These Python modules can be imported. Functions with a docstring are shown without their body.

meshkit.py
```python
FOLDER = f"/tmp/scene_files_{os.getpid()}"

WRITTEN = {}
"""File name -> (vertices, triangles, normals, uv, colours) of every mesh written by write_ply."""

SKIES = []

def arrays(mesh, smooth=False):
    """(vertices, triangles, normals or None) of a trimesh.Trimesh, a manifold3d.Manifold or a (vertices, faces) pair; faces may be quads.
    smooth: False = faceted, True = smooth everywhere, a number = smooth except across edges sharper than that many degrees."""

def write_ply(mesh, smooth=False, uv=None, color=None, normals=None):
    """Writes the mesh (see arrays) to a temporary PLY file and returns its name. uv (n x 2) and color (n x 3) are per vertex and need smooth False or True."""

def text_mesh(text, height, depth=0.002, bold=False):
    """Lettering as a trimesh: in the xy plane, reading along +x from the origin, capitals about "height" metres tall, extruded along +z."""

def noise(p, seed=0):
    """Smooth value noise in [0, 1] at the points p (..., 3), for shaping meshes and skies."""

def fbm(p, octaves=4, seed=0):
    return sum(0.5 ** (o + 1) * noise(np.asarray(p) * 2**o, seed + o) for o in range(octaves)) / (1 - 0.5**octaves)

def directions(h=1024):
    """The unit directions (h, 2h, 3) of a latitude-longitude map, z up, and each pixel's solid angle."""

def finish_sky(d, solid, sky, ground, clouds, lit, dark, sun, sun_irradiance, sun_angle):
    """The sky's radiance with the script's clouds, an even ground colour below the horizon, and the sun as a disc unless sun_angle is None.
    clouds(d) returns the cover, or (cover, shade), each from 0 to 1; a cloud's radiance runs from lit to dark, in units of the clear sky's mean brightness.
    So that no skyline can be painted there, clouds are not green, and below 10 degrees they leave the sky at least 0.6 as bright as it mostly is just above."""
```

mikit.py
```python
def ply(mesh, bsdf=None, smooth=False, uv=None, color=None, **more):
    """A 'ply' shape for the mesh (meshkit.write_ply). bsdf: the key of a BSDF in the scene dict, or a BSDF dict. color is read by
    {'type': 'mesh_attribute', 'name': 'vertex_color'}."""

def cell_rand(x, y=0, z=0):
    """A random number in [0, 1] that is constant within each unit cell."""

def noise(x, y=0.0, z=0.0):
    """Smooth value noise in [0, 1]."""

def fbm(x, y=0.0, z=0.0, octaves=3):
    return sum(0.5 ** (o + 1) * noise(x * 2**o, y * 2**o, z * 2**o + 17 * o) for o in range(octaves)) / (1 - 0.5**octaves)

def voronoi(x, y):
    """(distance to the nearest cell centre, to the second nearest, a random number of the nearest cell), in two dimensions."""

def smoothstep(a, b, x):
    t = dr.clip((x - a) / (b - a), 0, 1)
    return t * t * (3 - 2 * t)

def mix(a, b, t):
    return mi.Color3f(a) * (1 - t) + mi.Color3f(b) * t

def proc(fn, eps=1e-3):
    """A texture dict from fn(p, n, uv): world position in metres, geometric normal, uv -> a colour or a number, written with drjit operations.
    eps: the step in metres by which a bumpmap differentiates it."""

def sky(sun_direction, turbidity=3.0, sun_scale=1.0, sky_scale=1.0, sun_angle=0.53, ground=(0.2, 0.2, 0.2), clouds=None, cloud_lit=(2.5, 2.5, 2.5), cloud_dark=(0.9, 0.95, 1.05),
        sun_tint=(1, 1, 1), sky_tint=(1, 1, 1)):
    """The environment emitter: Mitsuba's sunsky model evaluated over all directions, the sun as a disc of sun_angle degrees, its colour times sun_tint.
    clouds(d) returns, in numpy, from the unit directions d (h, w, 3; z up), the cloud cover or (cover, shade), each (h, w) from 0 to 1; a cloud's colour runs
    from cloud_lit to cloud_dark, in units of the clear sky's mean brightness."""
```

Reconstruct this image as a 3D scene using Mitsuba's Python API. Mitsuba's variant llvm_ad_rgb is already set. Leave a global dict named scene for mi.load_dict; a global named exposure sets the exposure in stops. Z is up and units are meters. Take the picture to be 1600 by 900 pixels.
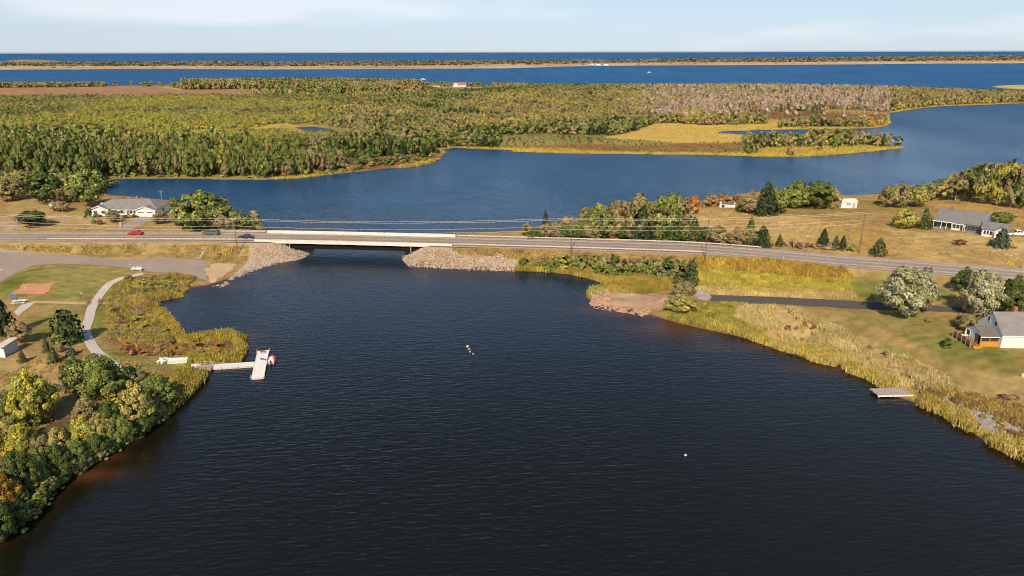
import math, random, numpy as np, trimesh, shapely, mitsuba as mi, mikit, meshkit
from shapely.geometry import Polygon, LineString
from scipy.spatial import cKDTree, Delaunay
import drjit as dr
T = mi.ScalarTransform4f
scene, labels = {}, {}

# ------------------------------------------------------------------ camera, sky, exposure
H, FPX, YH, ROLL = 61.0, 800 / math.tan(math.radians(36)), 81.5, math.radians(0.12)
PITCH = math.atan((450 - YH) / FPX)
FWD = np.array([0, math.cos(PITCH), -math.sin(PITCH)])
_r, _u = np.array([1.0, 0, 0]), np.array([0, math.sin(PITCH), math.cos(PITCH)])
UP, RIGHT = _u * math.cos(ROLL) + _r * math.sin(ROLL), _r * math.cos(ROLL) - _u * math.sin(ROLL)
CAM = np.array([0, 0, H])
scene['camera'] = {'type': 'perspective', 'fov': 72.0, 'fov_axis': 'x', 'near_clip': 1.0, 'far_clip': 200000.0,
                   'to_world': T().look_at(origin=CAM.tolist(), target=(CAM + FWD).tolist(), up=UP.tolist())}
SUN_AZ, SUN_EL = math.radians(10.0), math.radians(39)
SUN = [-math.sin(SUN_AZ) * math.cos(SUN_EL), -math.cos(SUN_AZ) * math.cos(SUN_EL), math.sin(SUN_EL)]


def thin_cloud(d):
    p = np.stack([d[..., 0] * 2.2, d[..., 1] * 2.2, d[..., 2] * 11], -1)
    f = meshkit.fbm(p, 5, 11)
    z = np.maximum(d[..., 2], 0)
    haze = .50 * np.exp(-z / .13)
    wisp = np.clip((f - .48) * 2.6, 0, .32) * np.exp(-z / .5)
    return np.clip(haze + wisp, 0, .85), np.clip(1 - 1.6 * wisp / (haze + wisp + 1e-6), 0, 1)


scene['sky'] = mikit.sky(SUN, turbidity=3.0, clouds=thin_cloud, cloud_lit=(3.3, 3.25, 3.3), cloud_dark=(2.4, 2.56, 2.92), sun_tint=(1.0, 0.98, 0.945))
exposure = 1.88

# ------------------------------------------------------------------ surveying: from the photograph's pixels to points in the world
def ray(px, py):
    px, py = np.atleast_1d(np.asarray(px, float)), np.atleast_1d(np.asarray(py, float))
    return FWD + ((px - 800) / FPX)[:, None] * RIGHT - ((py - 450) / FPX)[:, None] * UP

def at(px, py, z=0.0):
    d = ray(px, py)
    t = (z - H) / d[:, 2]
    return (CAM + d * t[:, None])[:, :2]

def project(p):
    q = np.asarray(p, float) - CAM
    w = q @ FWD
    return 800 + FPX * (q @ RIGHT) / w, 450 - FPX * (q @ UP) / w

def world(pts, z=0.0):
    a = np.array(pts, float)
    return at(a[:, 0], a[:, 1], z)

def fbm2(x, y, s, oct=4, seed=0):
    return meshkit.fbm(np.stack([np.asarray(x) / s, np.asarray(y) / s, np.zeros(np.shape(x))], -1), oct, seed)

def sst(a, b, x):
    t = np.clip((x - a) / (b - a), 0, 1)
    return t * t * (3 - 2 * t)

class Area:
    """A region of the ground: signed distance (inside positive) from its outline."""
    def __init__(self, pts, z=0.0, step=0.7, w=None):
        w = world(pts, z) if w is None else w
        self.poly = Polygon(w).buffer(0)
        shapely.prepare(self.poly)
        bd = self.poly.boundary.segmentize(step)
        self.tree = cKDTree(shapely.get_coordinates(bd))
    def sd(self, x, y, cap=1e9):
        d = self.tree.query(np.stack([x, y], -1), distance_upper_bound=cap)[0]
        d = np.minimum(d, cap)
        return np.where(shapely.contains_xy(self.poly, x, y), d, -d)

LEFT = Area([(-150, 960), (-60, 892), (0, 848), (60, 800), (98, 752), (169, 713), (215, 686), (247, 654), (281, 626), (318, 592), (322, 577), (377, 564), (380, 548), (377, 534),
             (357, 523), (323, 528), (284, 533), (269, 510), (253, 496), (238, 482), (241, 472), (281, 465), (293, 450), (325, 445), (357, 436), (400, 419), (450, 406), (477, 394),
             (487, 389), (480, 370), (450, 361), (412, 357), (395, 346), (350, 331), (310, 322), (265, 313), (220, 309), (180, 307), (165, 303), (60, 299), (-500, 296)])
RIGHTBANK = Area([(634, 402), (645, 412), (675, 417), (737, 420), (800, 422), (850, 423), (887, 427), (920, 432), (945, 440), (947, 449), (930, 452), (915, 457), (916, 464), (922, 469), (932, 476),
                  (955, 480), (987, 482), (1012, 491), (1032, 497), (1062, 505), (1108, 516), (1167, 528), (1217, 544), (1250, 557), (1320, 572), (1350, 590), (1385, 604), (1400, 619),
                  (1437, 632), (1475, 650), (1512, 670), (1550, 697), (1600, 721), (1680, 765), (1900, 880), (2300, 700), (2300, 250), (1800, 262), (1600, 275), (1500, 285), (1440, 297),
                  (1380, 309), (1310, 312), (1230, 300), (1160, 305), (1100, 313), (1060, 321), (1000, 326), (950, 333), (900, 343), (850, 354), (820, 360), (760, 363), (712, 365), (660, 372), (640, 385)])
MID = Area([(-900, 284), (165, 284), (175, 280), (280, 279), (400, 281), (462, 279), (522, 272), (570, 267), (607, 263), (637, 262), (670, 256), (687, 249), (695, 239), (693, 233), (710, 231),
            (800, 234.5), (800, 237), (900, 240), (1000, 241), (1100, 242), (1200, 245), (1275, 244), (1325, 240), (1375, 235), (1415, 231), (1387, 225), (1340, 218), (1300, 214.5), (1200, 213),
            (1116, 208.5), (1128, 205), (1237, 202), (1300, 202), (1362, 200), (1385, 197), (1392, 191), (1389, 182), (1392, 176), (1425, 171), (1467, 166), (1525, 164), (1600, 161), (1760, 158),
            (1760, 156), (1600, 153), (1500, 148), (1400, 143), (1200, 138.5), (1000, 138.5), (900, 139), (800, 137), (745, 135.5), (640, 134.5), (560, 133), (460, 131.5), (265, 133), (180, 134.5),
            (0, 136), (-900, 138)], step=2.5)
PONDS = [Area([(458, 199), (490, 198), (520, 202), (537, 208), (531, 213), (500, 211), (478, 206)], 0, 2), Area([(300, 218), (318, 218), (320, 222), (302, 222)], 0, 2)]
BARRIER = Area([(-400, 110), (0, 109), (100, 108.5), (200, 107.5), (400, 108.5), (600, 108), (800, 106.5), (900, 103.5), (1000, 102.2), (1200, 101.5), (1400, 100), (1600, 98.6), (2000, 96.5),
                (2000, 86), (1600, 86.2), (1200, 90.5), (800, 95.5), (400, 97), (0, 97.4), (-400, 98)], step=30)
SANDBAR = Area([(1548, 134.8), (1575, 132.8), (1660, 132), (1660, 139), (1590, 139.6), (1560, 137.2)], step=3)

# ------------------------------------------------------------------ the road's line and the ground's heights
ZR = 4.6
def smooth_line(p, step=1.0):
    from scipy.interpolate import CubicSpline
    p = np.asarray(p, float)
    s = np.r_[0, np.cumsum(np.linalg.norm(np.diff(p, axis=0), axis=1))]
    return CubicSpline(s, p)(np.arange(0, s[-1], step))
ROADLINE = smooth_line(world([(-260, 366.5), (0, 368.7), (200, 369.3), (400, 370), (560, 373), (700, 376.6), (800, 379.2), (900, 382), (1000, 385), (1100, 389), (1200, 396.8), (1300, 405.8), (1400, 413.6),
                              (1500, 421.6), (1600, 430), (1800, 447)], ZR), 0.5)
ROADTREE = cKDTree(ROADLINE)
_tan = np.gradient(ROADLINE, axis=0)
_tan /= np.linalg.norm(_tan, axis=1, keepdims=True)
ROADNORM = np.stack([-_tan[:, 1], _tan[:, 0]], 1)           # to the north side
def chain_of(px, py, z=ZR):
    return int(ROADTREE.query(at(px, py, z))[1][0])
CL, CR = chain_of(427, 378), chain_of(669, 381)
def road_at(i, s):
    return ROADLINE[i] + ROADNORM[i] * s

ELEV = [(60, 440, 1.8), (20, 600, 2.5), (100, 560, 2.2), (100, 405, 2.0), (200, 412, 1.8), (290, 425, 1.0), (335, 437, .35), (200, 335, 4.5), (50, 335, 4.5), (330, 345, 4.2), (250, 540, .6), (230, 460, .6), (250, 500, .5), (60, 700, 2.5), (160, 640, 2.4),
        (-100, 350, 4.6), (-100, 420, 2), (-100, 560, 3), (900, 432, .9), (960, 470, 1.0), (1000, 440, .8), (1200, 445, 1.0), (1150, 470, 1.3), (1300, 480, 1.6), (1450, 530, 2.6), (1560, 560, 3), (1590, 640, 2), (1200, 520, 1), (1400, 580, .9), (1150, 345, 5.5),
        (1210, 352, 6.5), (1250, 340, 8), (1330, 330, 4.5), (1500, 360, 6), (1450, 390, 5.4), (1580, 330, 7), (900, 355, 3.2), (1000, 350, 3.5), (1060, 330, 4), (1380, 430, 3), (1500, 470, 3), (1600, 480, 3.4), (1420, 340, 5.4), (1900, 420, 5), (1900, 560, 4), (760, 372, 3.5)]
ELEVP = np.vstack([at(a, b, c) for a, b, c in ELEV])
ELEVZ = np.array([c for _, _, c in ELEV])
def elev(x, y):
    d2 = (np.asarray(x)[..., None] - ELEVP[:, 0]) ** 2 + (np.asarray(y)[..., None] - ELEVP[:, 1]) ** 2 + 25
    w = 1 / d2 ** 1.4
    return (w * ELEVZ).sum(-1) / w.sum(-1)

SUNK = []          # areas that carry a paved sheet: the ground lies a little lower there
def near_height(area, x, y, d=None):
    d = area.sd(x, y) if d is None else d
    inl = 0.45 * (1 - np.exp(-np.maximum(d, 0) / 1.2))
    base = inl + (elev(x, y) - 0.45) * sst(1.5, 16, d) + 0.25 * (fbm2(x, y, 9, 3, 5) - .5) * sst(1, 8, d)
    base = np.where(d < 0, np.maximum(-1.6, 0.22 * d), base)
    q, i = ROADTREE.query(np.stack([x, y], -1))
    over = np.minimum(i - CL, CR - i) * 0.5
    gap = np.maximum(over, 0)
    half = np.where(over > -16, 5.7, 6.9)
    e = np.maximum(q - half, 0)
    emb = ZR - 0.16 - np.hypot(e * 0.55, gap * np.where(i < (CL + CR) / 2, .46, .62))
    cut = ZR - 0.16 + e * 0.3
    h = np.maximum(base, emb)
    return np.where(gap > 0, h, np.minimum(h, np.maximum(cut, 0)))

def height(x, y):
    x, y = np.asarray(x, float), np.asarray(y, float)
    left = x < -45
    out = np.empty(x.shape)
    for a, m in ((LEFT, left), (RIGHTBANK, ~left)):
        if m.any():
            out[m] = near_height(a, x[m], y[m])
    for s in SUNK:
        dd = s.sd(x, y, 3.0)
        out = out - 0.16 * sst(-0.25, 0.35, dd) * (dd > -1)
    return out

def hit(px, py):
    """Where the sight lines through these pixels meet the near ground."""
    d = ray(px, py)
    z = np.linspace(13, 0.0, 220)
    t = (z[None] - H) / d[:, 2:3]
    x, y = d[:, 0:1] * t, d[:, 1:2] * t
    below = z[None] <= np.maximum(height(x.ravel(), y.ravel()).reshape(x.shape), 0)
    k = np.argmax(below, axis=1)
    k = np.where(below.any(1), k, len(z) - 1)
    n = np.arange(len(k))
    return np.stack([x[n, k], y[n, k], z[k]], -1)

def hits(pts):
    a = np.array(pts, float)
    return hit(a[:, 0], a[:, 1])

def tall(py_top, p, px=None):
    """How high a thing standing at p is whose top shows at this row."""
    c = ray(px if px is not None else project(p)[0], py_top)[0]
    k = np.hypot(p[0], p[1]) / np.hypot(c[0], c[1])
    return H + c[2] * k - p[2]

# ------------------------------------------------------------------ materials
def diffuse(k, c):
    scene[k] = {'type': 'twosided', 'bsdf': {'type': 'diffuse', 'reflectance': {'type': 'rgb', 'value': list(c)}}}
def mottled(k, c, amp=.25, s=1.0, fine=.06, rough=None):
    c = tuple(c)
    def fn(p, n, uv):
        f = mikit.fbm(p.x / s, p.y / s, p.z / s, 3) * 0.7 + mikit.noise(p.x / fine, p.y / fine, p.z / fine) * 0.3
        return mi.Color3f(*c) * (1 + amp * 2 * (f - 0.5))
    b = {'type': 'diffuse', 'reflectance': mikit.proc(fn)} if rough is None else {'type': 'principled', 'base_color': mikit.proc(fn), 'roughness': rough, 'specular': .4}
    scene[k] = {'type': 'twosided', 'bsdf': b}
def glossy(k, c, rough=.3, metal=0.0, coat=0.0):
    scene[k] = {'type': 'twosided', 'bsdf': {'type': 'principled', 'base_color': {'type': 'rgb', 'value': list(c)}, 'roughness': rough, 'metallic': metal, 'clearcoat': coat, 'clearcoat_gloss': .9}}
VCOL = {'type': 'mesh_attribute', 'name': 'vertex_color'}
scene['foliage'] = {'type': 'twosided', 'bsdf': {'type': 'diffuse', 'reflectance': VCOL}}
scene['earth'] = {'type': 'twosided', 'bsdf': {'type': 'bumpmap', 'arbitrary': mikit.proc(lambda p, n, uv: mikit.fbm(p.x * 1.6, p.y * 1.6, 0, 2), eps=.1), 'scale': .16, 'bsdf': {'type': 'diffuse', 'reflectance': VCOL}}}
scene['far_earth'] = scene['foliage']
mottled('asphalt', (.33, .28, .248), .2, 5.0, .25)
mottled('old_asphalt', (.33, .275, .235), .2, 6.0, .3)
mottled('dark_asphalt', (.105, .098, .095), .18, 4.0, .25)
mottled('worn_asphalt', (.275, .232, .205), .2, 3.0, .3)
mottled('gravel', (.40, .32, .25), .3, 2.0, .12)
mottled('red_clay', (.56, .285, .165), .22, 3.0, .2)
mottled('sand_track', (.52, .37, .23), .3, 2.0, .2)
mottled('concrete', (.55, .50, .45), .16, 2.5, .2)
mottled('pale_concrete', (.68, .62, .555), .2, 1.6, .25)
diffuse('white_paint', (.78, .78, .77))
diffuse('road_white', (.74, .72, .70))
diffuse('road_yellow', (.55, .40, .16))
mottled('steel_dark', (.018, .014, .016), .3, 1.5, .3)
mottled('galvanized', (.52, .50, .47), .12, 1.0, .2, .45)
mottled('pole_wood', (.19, .125, .085), .3, .8, .1)
mottled('pole_pale', (.36, .30, .24), .25, .8, .1)
mottled('bark', (.12, .095, .075), .35, .4, .1)
mottled('pale_bark', (.34, .29, .25), .3, .4, .1)
mottled('wire_metal', (.62, .60, .57), .1, 1.0, .2)
glossy('glass', (.035, .045, .06), .08)
mottled('roof_grey', (.225, .215, .215), .25, 1.2, .35)
mottled('roof_blue_grey', (.19, .192, .205), .22, 1.2, .35)
mottled('roof_dark', (.16, .145, .135), .22, 1.2, .35)
mottled('wood_orange', (.55, .26, .045), .2, .6, .1)
mottled('wood_grey', (.42, .36, .33), .25, .5, .08)
mottled('wood_brown', (.26, .15, .085), .25, .5, .08)
mottled('brick_red', (.38, .14, .09), .25, .4, .1)
mottled('wall_blue', (.15, .20, .28), .1, 1.0, .2)
mottled('wall_white', (.70, .70, .69), .06, 1.2, .3)
mottled('shed_grey', (.42, .45, .48), .1, 1.0, .2)
diffuse('rubber', (.022, .022, .024))
diffuse('yellow_plastic', (.72, .52, .04))
diffuse('orange_plastic', (.65, .30, .08))
glossy('red_paint', (.42, .015, .02), .25, 0, .8)
glossy('grey_paint', (.12, .13, .125), .3, .2, .6)
glossy('navy_paint', (.025, .03, .065), .25, .1, .8)
glossy('white_gloss', (.75, .75, .75), .25, 0, .6)
glossy('alloy', (.6, .6, .6), .3, .8)
glossy('lamp_red', (.4, .01, .01), .2)
diffuse('plastic_white', (.74, .75, .75))
diffuse('pale_green_plastic', (.56, .66, .60))
diffuse('table_blue', (.12, .15, .25))
mottled('stone', (.415, .345, .295), .3, 1.5, .4)
mottled('roof_brown', (.30, .17, .14), .2, 1.2, .35)
mottled('red_stone', (.43, .27, .20), .3, 1.5, .4)
mottled('grey_stone', (.33, .295, .28), .3, 1.5, .4)
mottled('sign_blue', (.06, .12, .25), .05)

# ------------------------------------------------------------------ naming helpers
_used = {}
def numbered(name, parent=None):
    k = f'{parent}__{name}' if parent else name
    n = _used.get(k, -1) + 1
    _used[k] = n
    return k if n == 0 else f'{k}_{n:03d}'
def tag(key, label, cat=None, group=None, kind=None):
    labels[key] = {'label': label}
    if cat: labels[key]['category'] = cat
    if group: labels[key]['group'] = group
    if kind: labels[key]['kind'] = kind
    return key
def thing(name, label, cat, group=None):
    return tag(numbered(name), label, cat, group)
def part(name, mesh, mat, parent=None, smooth=False, label=None):
    k = numbered(name, parent)
    if isinstance(mesh, (list, tuple)) and len(mesh) and isinstance(mesh[0], trimesh.Trimesh):
        mesh = trimesh.util.concatenate(list(mesh))
    scene[k] = mikit.ply(mesh, mat, smooth=smooth)
    if label: labels[k] = {'label': label}
    return k
def structure(name, mesh, mat, smooth=True, color=None, uv=None):
    k = numbered(name)
    scene[k] = mikit.ply(mesh, mat, smooth=smooth, color=color, uv=uv)
    labels[k] = {'kind': 'structure'}
    return k

class Frame:
    """A local frame: x along, y back, z up, turned by ang about z."""
    def __init__(self, o, ang=0.0):
        self.o, self.a = np.asarray(o, float), ang
        c, s = math.cos(ang), math.sin(ang)
        self.M = np.array([[c, -s, 0], [s, c, 0], [0, 0, 1.0]])
    def put(self, m):
        m = m.copy()
        m.vertices = m.vertices @ self.M.T + self.o
        return m
    def p(self, x, y, z=0):
        return self.M @ np.array([x, y, z]) + self.o
def box(x0, x1, y0, y1, z0, z1):
    m = trimesh.creation.box(extents=(x1 - x0, y1 - y0, z1 - z0))
    m.apply_translation(((x0 + x1) / 2, (y0 + y1) / 2, (z0 + z1) / 2))
    return m
def tube(pts, radii, sides=6, cap=True):
    p = np.asarray(pts, float)
    r = np.broadcast_to(radii, (len(p),))
    t = np.gradient(p, axis=0)
    t /= np.linalg.norm(t, axis=1, keepdims=True)
    ref = np.array([0, 0, 1.0]) if abs(t[0, 2]) < .9 else np.array([1.0, 0, 0])
    a = np.cross(t, ref)
    a /= np.linalg.norm(a, axis=1, keepdims=True)
    b = np.cross(t, a)
    ang = np.arange(sides) * 2 * np.pi / sides
    v = (p[:, None] + r[:, None, None] * (np.cos(ang)[None, :, None] * a[:, None] - np.sin(ang)[None, :, None] * b[:, None])).reshape(-1, 3)
    f = []
    for i in range(len(p) - 1):
        for j in range(sides):
            k = (j + 1) % sides
            f += [[i * sides + j, (i + 1) * sides + k, i * sides + k], [i * sides + j, (i + 1) * sides + j, (i + 1) * sides + k]]
    if cap:
        for i0, s in ((0, 1), ((len(p) - 1) * sides, -1)):
            for j in range(1, sides - 1):
                f.append([i0, i0 + j, i0 + j + 1][::s])
    m = trimesh.Trimesh(v, f, process=False)
    return m
def prism_y(poly, y0, y1):
    """A polygon in x, z swept from y0 to y1."""
    m = trimesh.creation.extrude_polygon(Polygon(poly), y1 - y0, engine='earcut')
    m.vertices = np.stack([m.vertices[:, 0], y0 + m.vertices[:, 2], m.vertices[:, 1]], 1)
    m.invert()
    return m
def prism_x(poly, x0, x1):
    """A polygon in y, z swept from x0 to x1."""
    m = trimesh.creation.extrude_polygon(Polygon(poly), x1 - x0, engine='earcut')
    m.vertices = np.stack([x0 + m.vertices[:, 2], m.vertices[:, 0], m.vertices[:, 1]], 1)
    return m
def sweep(profile, i0, i1, step=4):
    """A closed profile of (s, z) along the road's line."""
    idx = np.unique(np.r_[np.arange(i0, i1, step), i1])
    pr = np.array(profile, float)
    v = np.concatenate([np.c_[ROADLINE[i] + ROADNORM[i] * pr[:, :1], pr[:, 1]] for i in idx])
    n, f = len(pr), []
    for a in range(len(idx) - 1):
        for j in range(n):
            k = (j + 1) % n
            f += [[a * n + j, a * n + k, (a + 1) * n + k], [a * n + j, (a + 1) * n + k, (a + 1) * n + j]]
    tri = trimesh.creation.triangulate_polygon(Polygon(pr), engine='earcut')[1] if n > 2 else []
    e = (len(idx) - 1) * n
    f += [list(t) for t in tri] + [[x + e for x in t][::-1] for t in tri]
    m = trimesh.Trimesh(v, f, process=False)
    m.fix_normals()
    return m
def ribbon(s0, s1, z, i0, i1, step=4):
    idx = np.unique(np.r_[np.arange(i0, i1, step), i1])
    a = np.c_[ROADLINE[idx] + ROADNORM[idx] * s0, np.full(len(idx), z)]
    b = np.c_[ROADLINE[idx] + ROADNORM[idx] * s1, np.full(len(idx), z)]
    n = len(idx)
    k = np.arange(n - 1)
    return np.vstack([a, b]), np.vstack([np.c_[k, k + 1, n + k + 1], np.c_[k, n + k + 1, n + k]])

# ------------------------------------------------------------------ large structure: ground, water, road
def zone(pts, far=None):
    w = hits(pts)[:, :2] if far is None else world(pts, far)
    return Area(None, step=.6 if far is None else 6, w=w)

PARKING = [(-150, 389), (0, 391), (50, 394), (100, 399), (175, 404.5), (225, 405), (250, 402), (312, 406), (332, 411), (318, 422), (327, 440), (300, 432), (275, 427), (225, 424), (187, 418), (137, 413.5), (87, 412.5), (50, 416), (25, 427), (0, 441), (-150, 500)]
SHEETS = [('parking_lot', PARKING, 'old_asphalt'),
          ('boat_ramp', [(333, 411.2), (371, 412.5), (362, 424), (350, 432), (334, 441.5), (328, 440), (319, 422)], 'sand_track'),
          ('clay_court', [(14, 461), (37, 444), (88, 442), (71, 460)], 'red_clay'),
          ('lane', [(1107, 461), (1200, 463.5), (1330, 470), (1400, 474), (1490, 479.5), (1560, 482), (1700, 490), (1700, 497), (1560, 490), (1480, 487.5), (1380, 484), (1330, 481.5), (1200, 475), (1108, 471.5)], 'dark_asphalt'),
          ('driveway', [(217, 339.5), (242, 339.5), (232, 346), (218, 353), (206, 360.2), (168, 360.2), (190, 352), (205, 345.5)], 'old_asphalt')]
PATHLINE = smooth_line(hits([(223, 427.5), (205, 432), (188, 436), (174, 442), (165, 450), (157, 460), (146, 476), (138, 502), (133, 519), (138, 530), (149, 547), (168, 563), (183, 576), (191, 592), (196, 606)])[:, :2], 1.0)
TRACKLINE = smooth_line(hits([(40, 471), (60, 472.5), (100, 473.5), (137, 474.5), (150, 474.5), (175, 474.5), (210, 476)])[:, :2], 1.0)
def path_band(line, w):
    return LineString(line).buffer(w, cap_style=2)
sheet_polys = []
def poly_area(poly, step=.5):
    a = Area.__new__(Area)
    a.poly = poly
    shapely.prepare(a.poly)
    a.tree = cKDTree(shapely.get_coordinates(poly.boundary.segmentize(step)))
    return a
def ragged(a, amp):
    c = shapely.get_coordinates(a.poly.exterior.segmentize(.8))[:-1]
    o = fbm2(c[:, 0], c[:, 1], 1.6, 3, 9) - .5
    t = np.roll(c, -1, 0) - np.roll(c, 1, 0)
    return poly_area(Polygon(c + np.stack([t[:, 1], -t[:, 0]], 1) / np.linalg.norm(t, axis=1, keepdims=True) * (o * amp * 2)[:, None]).buffer(0))
for name, pts, mat in SHEETS:
    sheet_polys.append((name, ragged(zone(pts), 1.1 if name in ('clay_court', 'boat_ramp') else .35), mat, None))
path_poly = path_band(PATHLINE, 1.05)
sheet_polys.append(('path', poly_area(path_poly), 'concrete', None))
sheet_polys.append(('dirt_track', poly_area(path_band(TRACKLINE, .8).difference(path_poly.buffer(.02)).buffer(0)), 'sand_track', None))
plaza = zone([(30, 479), (44, 471.5), (53, 474.5), (37, 487), (28, 494), (22, 488)])
sheet_polys.append(('paved_pad', plaza, 'concrete', None))
SUNK = [a for _, a, _, _ in sheet_polys]

def drape(area, lift, step=1.0):
    x0, y0, x1, y1 = area.poly.bounds
    gx, gy = np.meshgrid(np.arange(x0, x1, step), np.arange(y0, y1, step))
    p = np.stack([gx.ravel(), gy.ravel()], 1)
    p = p[(shapely.contains_xy(area.poly, p[:, 0], p[:, 1])) & (area.tree.query(p)[0] > step * .45)]
    b = shapely.get_coordinates(area.poly.boundary.segmentize(step))
    p = np.unique(np.round(np.vstack([p, b]), 4), axis=0)
    f = Delaunay(p).simplices
    c = p[f].mean(1)
    f = f[shapely.contains_xy(area.poly, c[:, 0], c[:, 1])]
    e1, e2 = p[f[:, 1]] - p[f[:, 0]], p[f[:, 2]] - p[f[:, 0]]
    a = e1[:, 0] * e2[:, 1] - e1[:, 1] * e2[:, 0]
    f = np.where((a < 0)[:, None], f[:, ::-1], f)
    f = f[np.abs(a) > 1e-6]
    z = height(p[:, 0], p[:, 1])
    return p, z, f
_sunk, _lifts = SUNK, {}
for name, area, mat, _ in sheet_polys:
    SUNK = []
    p, z, f = drape(area, 0, 1.2 if name != 'path' else .7)
    SUNK = _sunk
    structure(name, (np.c_[p, z + .02], f), mat, smooth=True)

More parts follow.
